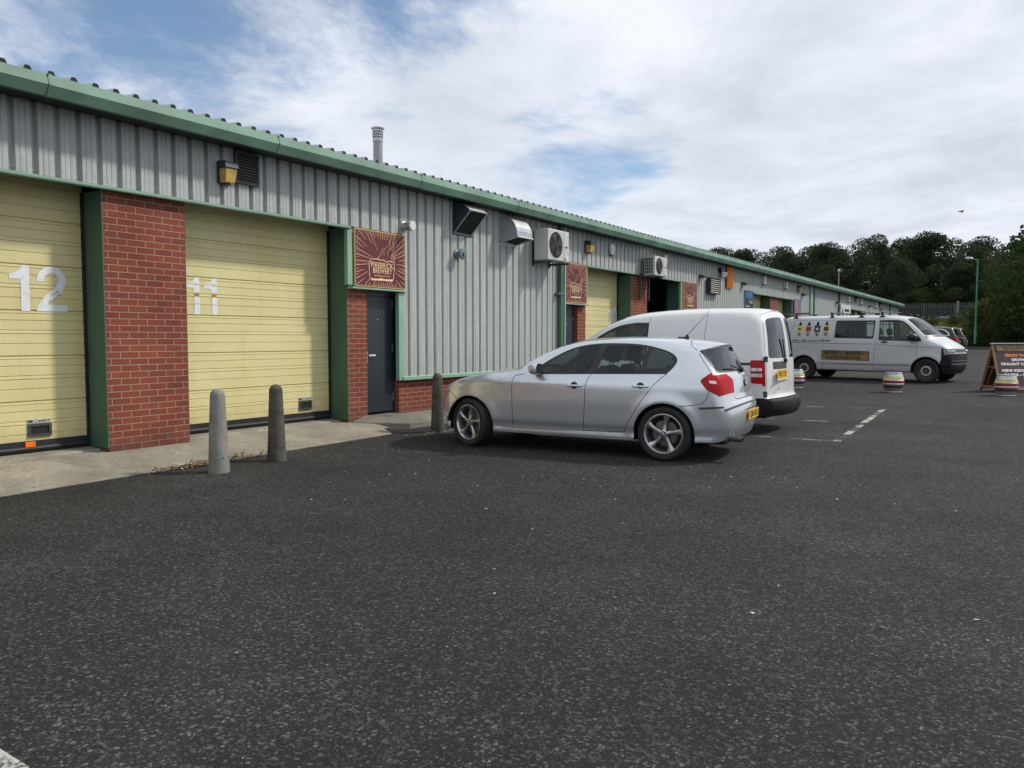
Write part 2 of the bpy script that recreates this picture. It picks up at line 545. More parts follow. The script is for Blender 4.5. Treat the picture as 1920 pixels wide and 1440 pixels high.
class MB:
    def __init__(s):
        s.v, s.f, s.mi, s.n = [], [], [], None
    def add(s, verts, faces, mi=0):
        b = len(s.v)
        s.v += [tuple(p) for p in verts]
        s.f += [tuple(b + i for i in f) for f in faces]
        s.mi += [mi] * len(faces)
    def box(s, x0, x1, y0, y1, z0, z1, mi=0, mat=None):
        vs = [Vector((x, y, z)) for x in (x0, x1) for y in (y0, y1) for z in (z0, z1)]
        if mat:
            vs = [mat @ p for p in vs]
        s.add(vs, [(0, 1, 3, 2), (4, 6, 7, 5), (0, 4, 5, 1), (2, 3, 7, 6), (0, 2, 6, 4), (1, 5, 7, 3)], mi)
        return s
    def prism(s, pts, d, mi=0, mat=None):
        """pts: 2D polygon (a, b) -> (0, a, b) extruded to x = d"""
        n = len(pts)
        vs = [Vector((0, a, b)) for a, b in pts] + [Vector((d, a, b)) for a, b in pts]
        if mat:
            vs = [mat @ p for p in vs]
        tris = tessellate_polygon([[Vector((a, b, 0)) for a, b in pts]])
        fs = [tuple(t) for t in tris] + [tuple(i + n for i in reversed(t)) for t in tris]
        fs += [(i, (i + 1) % n, (i + 1) % n + n, i + n) for i in range(n)]
        s.add(vs, fs, mi)
        return s
    def sheet(s, pts, x, mi=0, mat=None):
        vs = [Vector((x, a, b)) for a, b in pts]
        if mat:
            vs = [mat @ p for p in vs]
        s.add(vs, [tuple(t) for t in tessellate_polygon([[Vector((a, b, 0)) for a, b in pts]])], mi)
        return s
    def lathe(s, prof, o, axis, n=24, mi=0, caps=True):
        o, axis = Vector(o), Vector(axis).normalized()
        q = axis.to_track_quat('Z', 'Y').to_matrix()
        vs, fs = [], []
        for r, h in prof:
            for k in range(n):
                a = 2 * math.pi * k / n
                vs.append(o + q @ Vector((r * math.cos(a), r * math.sin(a), h)))
        for i in range(len(prof) - 1):
            for k in range(n):
                k2 = (k + 1) % n
                fs.append((i * n + k, i * n + k2, (i + 1) * n + k2, (i + 1) * n + k))
        if caps:
            if prof[0][0] > 1e-4:
                fs.append(tuple(range(n - 1, -1, -1)))
            if prof[-1][0] > 1e-4:
                fs.append(tuple((len(prof) - 1) * n + k for k in range(n)))
        s.add(vs, fs, mi)
        return s
    def rod(s, a, b, r, n=10, r2=None, mi=0):
        a, b = Vector(a), Vector(b)
        return s.lathe([(r, 0), (r if r2 is None else r2, (b - a).length)], a, b - a, n, mi)
    def tube(s, pts, r, n=8, mi=0):
        for a, b in zip(pts, pts[1:]):
            s.rod(a, b, r, n, mi=mi)
        return s
    def extr(s, prof, y0, y1, mi=0):
        """closed (x, z) profile swept along y"""
        n = len(prof)
        vs = [(x, y0, z) for x, z in prof] + [(x, y1, z) for x, z in prof]
        fs = [(i, (i + 1) % n, (i + 1) % n + n, i + n) for i in range(n)]
        tris = tessellate_polygon([[Vector((a, b, 0)) for a, b in prof]])
        fs += [tuple(t) for t in tris] + [tuple(i + n for i in reversed(t)) for t in tris]
        s.add(vs, fs, mi)
        return s
    def line2(s, pts, w, x, mi=0, mat=None):
        """flat ribbon along a 2D polyline in the plane x"""
        for (a, b), (c, d) in zip(pts, pts[1:]):
            l = math.hypot(c - a, d - b) or 1
            nx, nz = -(d - b) / l * w / 2, (c - a) / l * w / 2
            ex, ez = (c - a) / l * w / 2, (d - b) / l * w / 2
            vs = [Vector((x, a - ex + nx, b - ez + nz)), Vector((x, a - ex - nx, b - ez - nz)), Vector((x, c + ex - nx, d + ez - nz)), Vector((x, c + ex + nx, d + ez + nz))]
            if mat:
                vs = [mat @ p for p in vs]
            s.add(vs, [(0, 1, 2, 3)], mi)
        return s
    def build(s, name, mat, parent=None, world=False, smooth=False, bevel=0.0):
        me = D.meshes.new(name)
        vs = s.v
        if world and parent is not None:
            im = WM[parent].inverted()
            vs = [tuple(im @ Vector(p)) for p in vs]
        me.from_pydata(vs, [], s.f)
        mats = mat if isinstance(mat, (list, tuple)) else [mat]
        for mm in mats:
            me.materials.append(M[mm])
        if len(mats) > 1:
            me.polygons.foreach_set('material_index', s.mi)
        if s.n is None:
            bm = bmesh.new()
            bm.from_mesh(me)
            bmesh.ops.recalc_face_normals(bm, faces=bm.faces)
            bm.to_mesh(me)
            bm.free()
        me.update()
        if smooth:
            me.polygons.foreach_set('use_smooth', [True] * len(me.polygons))
            if s.n is None:
                me.set_sharp_from_angle(angle=R(35))
        if s.n is not None:
            me.polygons.foreach_set('use_smooth', [True] * len(me.polygons))
            me.normals_split_custom_set_from_vertices(s.n)
        o = D.objects.new(name, me)
        COL.objects.link(o)
        if parent is not None:
            o.parent = parent
            WM[o] = WM[parent]
        else:
            WM[o] = Matrix.Identity(4)
        if bevel:
            b = o.modifiers.new('bevel', 'BEVEL')
            b.width = bevel
            b.segments = 2
            b.limit_method = 'ANGLE'
            b.angle_limit = R(40)
        return o

def tag(o, label=None, cat=None, group=None, kind=None):
    for k, v in (('label', label), ('category', cat), ('group', group), ('kind', kind)):
        if v:
            o[k] = v
    return o

def thing(name, label, cat, loc=(0, 0, 0), rz=0.0, group=None, scale=1.0):
    o = D.objects.new(name, None)
    COL.objects.link(o)
    o.location = loc
    o.rotation_euler = (0, 0, rz)
    o.scale = (scale,) * 3
    o.empty_display_size = 0.2
    WM[o] = Matrix.Translation(loc) @ Matrix.Rotation(rz, 4, 'Z') @ Matrix.Scale(scale, 4)
    return tag(o, label, cat, group)

def dup(root, loc, rz, label, scale=None):
    c = root.copy()
    COL.objects.link(c)
    c.location = loc
    c.rotation_euler = (0, 0, rz)
    if scale:
        c.scale = scale
    c['label'] = label
    for ch in list(root.children):
        k = ch.copy()
        COL.objects.link(k)
        k.parent = c
        for g in list(ch.children):
            k2 = g.copy()
            COL.objects.link(k2)
            k2.parent = k
    return c

def text_faces(body, size, align='CENTER', offset=0.0, shear=0.0, space=1.0):
    cu = D.curves.new('lettering', 'FONT')
    cu.body = body
    cu.size = size
    cu.align_x = align
    cu.align_y = 'CENTER'
    cu.offset = offset
    cu.space_character = space
    cu.resolution_u = 3
    o = D.objects.new('lettering', cu)
    COL.objects.link(o)
    bpy.context.view_layer.update()
    me = D.meshes.new_from_object(o.evaluated_get(bpy.context.evaluated_depsgraph_get()))
    vs = [(v.co.x, v.co.y) for v in me.vertices]
    fs = [tuple(p.vertices) for p in me.polygons]
    D.objects.remove(o)
    D.curves.remove(cu)
    D.meshes.remove(me)
    return vs, fs

def put_text(mb, body, size, cx, cz, x, mi=0, align='CENTER', offset=0.0, flip=False, mat=None, width=None, space=1.0):
    """lettering in the plane x; reads along +y (or -y when flip)"""
    vs, fs = text_faces(body, size, align, offset, space=space)
    k = 1.0
    if width:
        w = max(a for a, b in vs) - min(a for a, b in vs)
        k = width / w
    s = -1 if flip else 1
    pts = [Vector((x, cx + s * a * k, cz + b)) for a, b in vs]
    if mat:
        pts = [mat @ p for p in pts]
    mb.add(pts, fs, mi)

def lerp_tab(tab, x):
    """smooth (Catmull-Rom) lookup in a sorted table"""
    n = len(tab)
    if x <= tab[0][0]:
        return tab[0][1]
    if x >= tab[-1][0]:
        return tab[-1][1]
    i = 0
    while tab[i + 1][0] < x:
        i += 1
    x0, y0 = tab[i]
    x1, y1 = tab[i + 1]
    h = x1 - x0
    d = (y1 - y0) / h
    def slope(j):
        if j <= 0 or j >= n - 1:
            return d
        a = (tab[j][1] - tab[j - 1][1]) / (tab[j][0] - tab[j - 1][0])
        b = (tab[j + 1][1] - tab[j][1]) / (tab[j + 1][0] - tab[j][0])
        return 0.0 if a * b <= 0 else 2 * a * b / (a + b)
    m0, m1 = slope(i), slope(i + 1)
    t = (x - x0) / h
    return (2 * t ** 3 - 3 * t ** 2 + 1) * y0 + (t ** 3 - 2 * t ** 2 + t) * h * m0 + (-2 * t ** 3 + 3 * t ** 2) * y1 + (t ** 3 - t ** 2) * h * m1

def catmull(pts, n=8, closed=False):
    out = []
    m = len(pts)
    rng = range(m if closed else m - 1)
    for i in rng:
        if closed:
            p0, p1, p2, p3 = pts[i - 1], pts[i], pts[(i + 1) % m], pts[(i + 2) % m]
        else:
            p0, p1, p2, p3 = pts[max(i - 1, 0)], pts[i], pts[i + 1], pts[min(i + 2, m - 1)]
        for k in range(n):
            t = k / n
            out.append(tuple(0.5 * ((2 * b) + (-a + c) * t + (2 * a - 5 * b + 4 * c - d) * t * t + (-a + 3 * b - 3 * c + d) * t ** 3) for a, b, c, d in zip(p0, p1, p2, p3)))
    if not closed:
        out.append(tuple(pts[-1]))
    return out

def gz(y):
    """the yard climbs gently away from the camera"""
    if y < 8:
        return 0.0
    if y < 18:
        return 0.0098 * (y - 8) ** 2 / 20
    return 0.0098 * (min(y, 84) - 13)

# ------------------------------------------------------------------ ground
def grid_sheet(name, xs, ys, zf, mat, kind='structure'):
    mb = MB()
    n = len(xs)
    mb.add([(x, y, zf(x, y)) for y in ys for x in xs], [(j * n + i, j * n + i + 1, (j + 1) * n + i + 1, (j + 1) * n + i) for j in range(len(ys) - 1) for i in range(n - 1)])
    return tag(mb.build(name, mat, smooth=True), kind=kind)

grid_sheet('ground', [-900, -200, -60, -20, 0, 20, 60, 200, 900], [-400, -60, -10, 0, 8] + [8 + 0.5 * k for k in range(1, 21)] + [24, 30, 45, 60, 84, 120, 300, 1500], lambda x, y: gz(y), 'asphalt')

def apron():
    ys = [-4 + 0.13 * k for k in range(int(13.05 / 0.13) + 1)]
    mb = MB()
    cols = []
    for y in ys:
        e = -7.56 - 0.035 * max(0, y - 3) + 0.018 * noise.noise((y * 2.3, 0, 0)) + 0.012 * noise.noise((y * 9, 3, 0))
        if y > 8.75:
            e -= (y - 8.75) * 2.2
        cols.append([(e, y, -0.02), (e - 0.006, y, 0.006), (-8.05, y, 0.055), (-8.45, y, 0.105), (-8.62, y, 0.12), (-8.80, y, 0.130), (-8.812, y, 0.150), (-9.4, y, 0.185)])
    n = 8
    for i in range(len(cols) - 1):
        a, b = cols[i], cols[i + 1]
        for k in range(n - 1):
            mb.add([a[k], a[k + 1], b[k + 1], b[k]], [(0, 1, 2, 3)])
    return tag(mb.build('pavement', 'concrete_apron'), kind='structure')
apron()

def step_slab():
    mb = MB()
    # wedge shaped slab in front of the personnel door, front corner chamfered
    top = [(-8.59, 8.74), (-7.985, 9.39), (-8.0, 14.9), (-9.0, 14.9), (-9.0, 9.14), (-8.64, 9.14)]
    zt = [0.130, 0.088, 0.088, 0.215, 0.215, 0.208]
    vs = [(x, y, z) for (x, y), z in zip(top, zt)] + [(x + (0.012 if x > -8 else 0), y - 0.006, -0.05) for x, y in top]
    n = len(top)
    mb.add(vs, [(0, 1, 5), (1, 2, 3), (1, 3, 4), (1, 4, 5)] + [(i, i + n, (i + 1) % n + n, (i + 1) % n) for i in range(n)])
    return tag(mb.build('step_slab', 'concrete_step', bevel=0.012), 'raised concrete step slab in front of the nearest grey personnel door', 'step', kind='structure')
step_slab()

def flat_strip(mb, a, b, w):
    a, b = Vector(a), Vector(b)
    d = (b - a).normalized()
    nrm = Vector((-d.y, d.x)) * w / 2
    k = max(1, int((b - a).length / 0.6))
    for i in range(k):
        p, q = a.lerp(b, i / k), a.lerp(b, (i + 1) / k)
        vs = [p + nrm, p - nrm, q - nrm, q + nrm]
        mb.add([(v.x, v.y, gz(v.y) + 0.005) for v in vs], [(0, 1, 2, 3)])
mk = MB()
flat_strip(mk, (-2.14, 11.35), (-2.30, 16.6), 0.10)
flat_strip(mk, (-6.8, 11.3), (-2.19, 11.33), 0.05)
flat_strip(mk, (-6.8, 16.35), (-2.35, 16.55), 0.05)
flat_strip(mk, (-6.8, 13.75), (-2.75, 13.85), 0.05)
tag(mk.build('bay_marking', 'worn_road_paint'), kind='structure')
mk = MB()
flat_strip(mk, (-3.8, 1.215), (-2.66, 1.19), 0.12)
tag(mk.build('road_marking', 'worn_road_paint'), kind='structure')

# ------------------------------------------------------------------ the long industrial building
XC, XB, XD = -8.55, -8.62, -9.00        # cladding crowns, brick face, recessed door plane
Y0, Y1 = -3.0, 68.0
PITCH = 0.2235
EAVE = 3.80
bld = thing('industrial_building', 'long low industrial unit block with grey ribbed cladding, green gutter and yellow roller doors', 'building', (-14, 32, 0))

def P(mb, name, mat, **k):
    return mb.build(name, mat, bld, world=True, **k)

def clad(mb, y0, y1, z0, z1, screws=(), xoff=0.0):
    k0 = math.floor((y0 - 4.0) / PITCH) - 1
    pr = []
    dp = 0.050
    k = k0
    while 4.0 + k * PITCH < y1 + PITCH:
        a = 4.0 + k * PITCH
        # valley, flank, crown with two fine grooves, flank
        pr += [(a, XC - dp), (a + 0.040, XC - dp), (a + 0.054, XC)]
        for g in (0.096, 0.152):
            pr += [(a + g - 0.004, XC), (a + g, XC - 0.0045), (a + g + 0.004, XC)]
        pr += [(a + 0.2095, XC)]
        k += 1
    pr = [(y, x) for y, x in pr if y0 < y < y1]
    pr = [(y0, XC - dp)] + pr + [(y1, XC - dp)]
    n = len(pr)
    mb.add([(x + xoff, y, z0) for y, x in pr] + [(x + xoff, y, z1) for y, x in pr], [(i, i + 1, i + 1 + n, i + n) for i in range(n - 1)])
    for zs in screws:
        k = k0
        while 4.0 + k * PITCH < min(y1, 32):
            a = 4.0 + k * PITCH + 0.020
            if y0 + 0.02 < a < y1 - 0.02:
                mb.lathe([(0.0125, 0), (0.0125, 0.004), (0.007, 0.009), (0.006, 0.013)], (XC - dp, a, zs), (1, 0, 0), 6, 1)
            k += 1

panels = [(9.90, 14.90, 0.775), (14.90, 15.16, 0.775), (23.50, 28.28, 0.775), (36.62, 48.15, 0.775), (53.4, 57.0, 0.775), (59.0, Y1, 0.775)]
mb = MB()
clad(mb, Y0, Y1, 3.072, 3.86, (3.115,))
for a, b, z in panels:
    clad(mb, a, b, z, 3.072, (0.825, 2.12))
P(mb, 'wall_cladding', ['grey_cladding', 'steel'])

# green flashings: drip edge over the openings, frames round the panels
def drip(y0, y1):
    dr = MB()
    dr.extr([(XC - 0.06, 3.066), (XC + 0.022, 3.066), (XC + 0.030, 3.046), (XC + 0.030, 3.030), (XC - 0.06, 3.030)], y0, y1)
    P(dr, 'drip_edge', 'green_gutter')
def flash(fn, *a):
    q = MB()
    getattr(q, fn)(*a)
    P(q, 'flashing', 'green_trim')
for a, b in ((Y0, 8.72), (16.28, 22.2), (29.4, 35.35), (48.2, 53.3), (57.0, 59.0)):
    drip(a, b)
for a, b, z in panels:
    if b - a > 1:
        flash('extr', [(XC - 0.05, z + 0.002), (XC + 0.012, z + 0.002), (XC + 0.030, z - 0.012), (XC + 0.030, z - 0.062), (XC - 0.05, z - 0.062)], a - 0.02, b)
for y in (9.79, 23.40, 36.55):
    flash('box', XC - 0.06, XC + 0.012, y, y + 0.12, 0.716, 2.13)
for y, z0 in ((8.70, 2.20), (16.26, 2.20), (22.2, 2.2), (28.30, 2.2)):
    flash('box', XC - 0.06, XC + 0.008, y - 0.045, y + 0.055, z0, 3.028)
for a, b in ((8.71, 9.96), (15.13, 16.30), (22.2, 23.5), (28.28, 29.35), (35.36, 36.6)):
    flash('extr', [(XC - 0.06, 2.178), (XC + 0.055, 2.172), (XC + 0.055, 2.146), (XC - 0.06, 2.140)], a, b)

# brickwork
def brick(y0, y1, z1, z0=-0.1, x1=-9.02):
    mb = MB()
    mb.box(x1, XB, y0, y1, z0, z1)
    return P(mb, 'brick_pillar' if y1 - y0 < 1.3 else 'brick_plinth', 'red_brick')
for a, b, z in ((4.97, 5.99, 3.03), (8.72, 9.135, 2.14), (15.99, 16.38, 2.14), (18.87, 19.90, 3.03), (32.0, 33.05, 3.03), (50.2, 51.0, 3.03), (22.25, 22.6, 2.14), (29.0, 29.4, 2.14), (35.36, 35.7, 2.14)):
    brick(a, b, z)
for a, b in ((9.87, 15.33), (23.35, 28.28), (36.56, 48.15), (53.3, 57.0), (59.0, Y1)):
    brick(a, b, 0.712)
brick(Y0, 2.2, 3.03)
# blockwork above the side openings, behind the signs
for a, b in ((8.74, 9.9), (15.16, 16.36), (22.22, 23.5), (28.28, 29.38), (35.36, 36.62)):
    mb = MB()
    mb.box(-9.02, XC - 0.04, a, b, 2.15, 3.06)
    P(mb, 'sign_backing', 'grey_cladding')

# jambs of the roller doors
def jamb(y, side):
    mb = MB()
    y0, y1 = (y - 0.014, y - 0.002) if side > 0 else (y + 0.002, y + 0.014)
    mb.box(XD - 0.02, XB + 0.002 if side > 0 else XB - 0.015, y0, y1, 0.165, 3.028)
    o = P(mb, 'door_jamb', 'dark_green')
    g = MB()
    g.box(XD - 0.03, XD + 0.03, y0 - 0.028 if side > 0 else y1, y0 if side > 0 else y1 + 0.028, 0.19, 3.028)
    g.build('door_seal', 'rubber_and_shade', o, world=True)
    return o

def roller_door(y0, y1, ztop=3.12, label=None):
    mb = MB()
    H = 0.488
    zb = 0.232
    pr = [(XD, zb)]
    z = 2.185 - 5 * H
    marks = []
    while z < ztop:
        for dz, dep, w in ((0, 0.016, 0.009), (-0.035 + 0.488, 0.005, 0.006), (0.133, 0.005, 0.006), (0.236, 0.007, 0.007), (0.275, 0.005, 0.006), (0.38, 0.005, 0.006)):
            marks.append((z + dz, dep, w))
        z += H
    for zz, dep, w in sorted(marks):
        if zb + 0.02 < zz < ztop - 0.02:
            pr += [(XD, zz - w), (XD - dep, zz - w * 0.35), (XD - dep, zz + w * 0.2), (XD + 0.0022, zz + w)]
    pr.append((XD, ztop))
    n = len(pr)
    mb.add([(x, y0, z) for x, z in pr] + [(x, y1, z) for x, z in pr], [(i, i + 1, i + 1 + n, i + n) for i in range(n - 1)])
    o = P(mb, 'roller_door', 'yellow_door')
    if label:
        o['label'] = label
    WM[o] = WM[bld]
    b = MB()
    b.box(XD - 0.02, XD + 0.012, y0, y1, 0.232, 0.295)
    b.extr([(XD - 0.02, 0.232), (XD + 0.022, 0.232), (XD + 0.03, 0.21), (XD + 0.012, 0.178), (XD - 0.02, 0.178)], y0, y1)
    b.build('bottom_seal', 'rubber_and_shade', o, world=True)
    return o

def pull_handle(door, y0, y1, z0, z1, words):
    mb = MB()
    x = XD + 0.004
    w = 0.028
    mb.box(x, x + 0.016, y0, y1, z0, z0 + w)
    mb.box(x, x + 0.016, y0, y1, z1 - w, z1)
    mb.box(x, x + 0.016, y0, y0 + w, z0 + w, z1 - w)
    mb.box(x, x + 0.016, y1 - w, y1, z0 + w, z1 - w)
    mb.box(x - 0.002, x + 0.003, y0 + w, y1 - w, z0 + w, z1 - w, 1)
    for yy in (y0 + 0.012, y1 - 0.012):
        for zz in (z0 + 0.012, z1 - 0.012):
            mb.lathe([(0.005, 0), (0.004, 0.003)], (x + 0.016, yy, zz), (1, 0, 0), 6, 2)
    mb.build('door_handle', ['dark_grille', 'soft_black', 'steel'], door, world=True)
    if words:
        b = MB()
        b.box(XD + 0.003, XD + 0.006, y0 - 0.008, y1 - 0.004, z1 + 0.008, z1 + 0.048)
        b.box(XD + 0.006, XD + 0.0075, y0, y0 + 0.055, z1 + 0.014, z1 + 0.042, 1)
        put_text(b, words, 0.05, (y0 + y1) / 2 + 0.028, z1 + 0.03, XD + 0.0072, 1, offset=0.0008, width=0.165)
        b.build('maker_plate', ['off_white', 'dark_grille'], door, world=True)

d12 = roller_door(2.2, 4.955, label='yellow roller door painted with the number 12')
d11 = roller_door(5.99, 8.72, label='yellow roller door painted with a flaking number 11')
d10 = roller_door(16.38, 18.87, label='yellow roller door painted with the number 10')
for a, b in ((29.4, 32.0), (33.05, 35.35), (48.2, 50.2), (51.0, 53.3)):
    roller_door(a, b)
for y in (4.97, 8.72, 18.87, 22.2, 32.0, 35.36, 50.2, 53.3):
    jamb(y, 1)
for y in (2.2, 5.99, 16.38, 19.9, 29.4, 33.05, 48.2, 51.0):
    jamb(y, -1)
pull_handle(d12, 4.29, 4.535, 0.335, 0.475, 'Crawford')
pull_handle(d11, 8.08, 8.325, 0.335, 0.475, 'Crawford')
b = MB()
b.box(XD + 0.013, XD + 0.03, 4.25, 4.355, 0.228, 0.285)
b.build('reflector', 'orange_reflector', d12, world=True, bevel=0.004)

ONE = [(4.287, 2.176), (4.36, 2.176), (4.358, 1.69), (4.269, 1.69), (4.271, 2.028), (4.155, 2.028), (4.155, 2.078), (4.22, 2.098), (4.264, 2.135)]
TWO = [(4.432, 2.011), (4.439, 2.073), (4.464, 2.117), (4.512, 2.161), (4.565, 2.179), (4.624, 2.18), (4.677, 2.16), (4.719, 2.119), (4.744, 2.049), (4.736, 1.982), (4.696, 1.908), (4.64, 1.856), (4.574, 1.81), (4.53, 1.764), (4.754, 1.762), (4.754, 1.692), (4.424, 1.691), (4.441, 1.756), (4.491, 1.828), (4.55, 1.885), (4.616, 1.942), (4.655, 2.005), (4.66, 2.054), (4.637, 2.097), (4.595, 2.113), (4.552, 2.102), (4.519, 2.067), (4.51, 2.015)]
XN = XD + 0.0045
mb = MB()
mb.sheet(ONE, XN)
mb.sheet(TWO, XN)
for y, z, w, h in ((4.635, 1.90, 0.028, 0.018), (4.61, 1.885, 0.02, 0.012), (4.66, 1.872, 0.018, 0.014), (4.59, 1.872, 0.012, 0.02), (4.555, 1.80, 0.02, 0.01), (4.63, 1.862, 0.02, 0.008)):
    mb.sheet([(y, z), (y + w * 0.7, z - h * 0.2), (y + w, z + h * 0.8), (y + w * 0.3, z + h)], XN + 0.0012, 1)
mb.build('painted_number', ['white_paint', 'wood_pale'], d12, world=True)

PIECES = [[(6.638, 2.18), (6.706, 2.182), (6.705, 2.094), (6.62, 2.098), (6.548, 2.092), (6.508, 2.095), (6.555, 2.101), (6.603, 2.129)],
          [(6.508, 2.089), (6.548, 2.083), (6.60, 2.086), (6.64, 2.078), (6.707, 2.085), (6.708, 1.99), (6.621, 1.987), (6.619, 2.041), (6.507, 2.043)],
          [(6.626, 1.931), (6.66, 1.936), (6.706, 1.931), (6.704, 1.847), (6.66, 1.842), (6.624, 1.846)],
          [(6.626, 1.836), (6.665, 1.834), (6.707, 1.84), (6.704, 1.706), (6.626, 1.704)]]
mb = MB()
for dy in (0.0, -0.262):
    for pc in PIECES:
        mb.sheet([(a + dy, b) for a, b in pc], XN)
    mb.sheet([(6.628 + dy, 1.935), (6.70 + dy, 1.933), (6.70 + dy, 1.978), (6.63 + dy, 1.976)], XN - 0.001, 1)
mb.build('painted_number', ['white_paint', 'tan_board'], d11, world=True)

mb = MB()
mb.sheet([(18.30 + (a - 4.155) * 0.95, b + 0.02) for a, b in ONE], XN)
ring_o = [(18.70 + 0.145 * math.cos(t * math.pi / 12), 1.953 + 0.25 * math.sin(t * math.pi / 12)) for t in range(24)]
ring_i = [(18.70 + 0.065 * math.cos(t * math.pi / 12), 1.953 + 0.17 * math.sin(t * math.pi / 12)) for t in range(24)]
mb.add([(XN, a, b) for a, b in ring_o + ring_i], [(i, (i + 1) % 24, (i + 1) % 24 + 24, i + 24) for i in range(24)])
mb.build('painted_number', 'white_paint', d10, world=True)

# personnel doors
def steel_door(y0, y1, hinge_right=True):
    xd = -8.70
    mb = MB()
    mb.box(xd - 0.06, xd, y0 + 0.012, y1 - 0.012, 0.222, 2.06)
    o = P(mb, 'personnel_door', 'navy_door', bevel=0.004)
    WM[o] = WM[bld]
    f = MB()
    f.box(xd - 0.08, xd - 0.012, y0 - 0.06, y0 + 0.008, 0.2, 2.16)
    f.box(xd - 0.08, xd - 0.012, y1 - 0.008, y1 + 0.045, 0.2, 2.16)
    f.box(xd - 0.08, xd + 0.004, y0 + 0.008, y1 - 0.008, 2.066, 2.16)
    f.build('door_frame', 'navy_door', o, world=True)
    s = 1 if hinge_right else -1
    yl = y0 if hinge_right else y1
    h = MB()
    h.box(xd, xd + 0.008, *sorted((yl + s * 0.045, yl + s * 0.085)), 1.00, 1.20)
    h.rod((xd, yl + s * 0.065, 1.13), (xd + 0.06, yl + s * 0.065, 1.13), 0.012, 8)
    h.box(xd + 0.045, xd + 0.065, *sorted((yl + s * 0.055, yl + s * 0.215)), 1.115, 1.145)
    h.box(xd + 0.008, xd + 0.026, *sorted((yl + s * 0.05, yl + s * 0.08)), 1.025, 1.06)
    h.build('door_handle', 'chrome', o, world=True, bevel=0.003)
    for z in (0.52, 1.79):
        g = MB()
        g.box(xd + 0.001, xd + 0.012, *sorted((yl + s * 0.018, yl + s * 0.052)), z, z + 0.10)
        g.lathe([(0.009, 0), (0.009, 0.004)], (xd + 0.012, yl + s * 0.035, z + 0.05), (1, 0, 0), 8, 1)
        g.build('lock_plate', ['steel', 'soft_black'], o, world=True)
    yh = y1 if hinge_right else y0
    for z in (0.38, 1.18, 1.88):
        g = MB()
        g.box(xd, xd + 0.014, *sorted((yh - s * 0.012, yh - s * 0.030)), z, z + 0.14)
        g.build('hinge', 'steel', o, world=True)
    g = MB()
    g.lathe([(0.013, 0), (0.011, 0.006)], (xd, (y0 + y1) / 2 - 0.02, 1.70), (1, 0, 0), 10)
    g.build('door_viewer', 'steel', o, world=True)
steel_door(9.135, 9.83)
steel_door(15.34, 15.98, False)
steel_door(22.62, 23.34)

# dark inside of the open bay and the shell behind
mb = MB()
mb.box(-24, -23.9, Y0, Y1, 0, 4.6)
mb.box(-23.9, XB - 0.4, Y0, Y0 + 0.1, -0.1, 3.8)
P(mb, 'rear_wall', 'grey_cladding')
mb = MB()
mb.box(-23.9, -9.02, Y1 - 0.12, Y1 - 0.02, 0, 3.84)
mb.box(-9.02, XC - 0.04, Y1 - 0.12, Y1 - 0.001, 0, 3.84)
P(mb, 'gable_wall', 'grey_cladding')
mb = MB()
mb.box(-23.8, -9.03, Y0 + 0.1, Y1 - 0.2, 0.1, 0.19)
P(mb, 'floor_slab', 'concrete_floor')
mb = MB()
mb.box(-16, -15.9, 17.5, 26, 0.19, 3.3)
mb.box(-16, -9.05, 26, 26.1, 0.19, 3.9)
mb.box(-16, -9.05, 16.3, 16.36, 0.19, 3.9)
P(mb, 'partition', 'concrete_floor')
mb = MB()
mb.box(-11.2, -11.1, 19.7, 24.5, 2.05, 2.32)
mb.box(-11.05, -10.95, 19.7, 24.5, 1.60, 1.66)
P(mb, 'cross_beam', 'tan_board')

# box gutter, its strap joints, soffit
mb = MB()
GUT = [(-8.26, 3.787), (-8.204, 3.787), (-8.152, 3.888), (-8.180, 3.992), (-8.40, 3.994), (-8.40, 3.90), (-8.26, 3.90)]
mb.extr(GUT, Y0, Y1 + 0.25)
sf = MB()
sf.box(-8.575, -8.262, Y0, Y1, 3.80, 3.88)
P(sf, 'shaded_soffit', 'rubber_and_shade')  # eave shade put into the colour: a black strip under the gutter
y = 4.22
while y < Y1:
    mb.extr([(x + (0.006 if x > -8.25 else 0.0), z + (0.006 if z > 3.95 else (-0.005 if z < 3.83 else 0))) for x, z in GUT[:4]] + [(-8.40, 4.0)], y - 0.022, y + 0.022)
    for dz in (3.89, 3.978):
        mb.box(-8.185, -8.150 + (0.014 if dz < 3.95 else 0) - 0.012, y - 0.026, y - 0.016, dz, dz + 0.012, 1)
    y += 2.87
P(mb, 'gutter', ['green_gutter', 'soft_black'])

# roof sheet with open rib ends
mb = MB()
fl = MB()
TN = math.tan(R(5))
def rz_(x, h):
    return 4.002 + h + (-8.22 - x) * TN
k = 0
pr = []
y = Y0
while y < Y1 + 0.2:
    pr += [(y, 0), (y + 0.06, 0.0), (y + 0.078, 0.040), (y + 0.118, 0.040), (y + 0.138, 0.0)]
    if -1 < y:
        h = [(y + 0.058, -0.005), (y + 0.140, -0.005), (y + 0.140, 0.0), (y + 0.120, 0.0385), (y + 0.076, 0.0385), (y + 0.058, 0.0)]
        fl.add([(-8.205, a, rz_(-8.205, b)) for a, b in h], [(0, 1, 2, 3, 4, 5)])
    y += PITCH
n = len(pr)
for xa, xb in ((-8.21, -16.0),):
    mb.add([(xa, a, rz_(xa, b)) for a, b in pr] + [(xb, a, rz_(xb, b)) for a, b in pr], [(i, i + 1, i + 1 + n, i + n) for i in range(n - 1)])
zr = rz_(-16, 0)
mb.add([(-16, Y0, zr), (-16, Y1 + .2, zr), (-24.2, Y1 + .2, zr - 8.2 * TN), (-24.2, Y0, zr - 8.2 * TN)], [(0, 1, 2, 3)])
b0 = len(mb.v)
mb.v += fl.v
mb.f += [tuple(b0 + i for i in f) for f in fl.f]
mb.mi += [1] * len(fl.f)
P(mb, 'roof', ['roof_sheet', 'soft_black'])

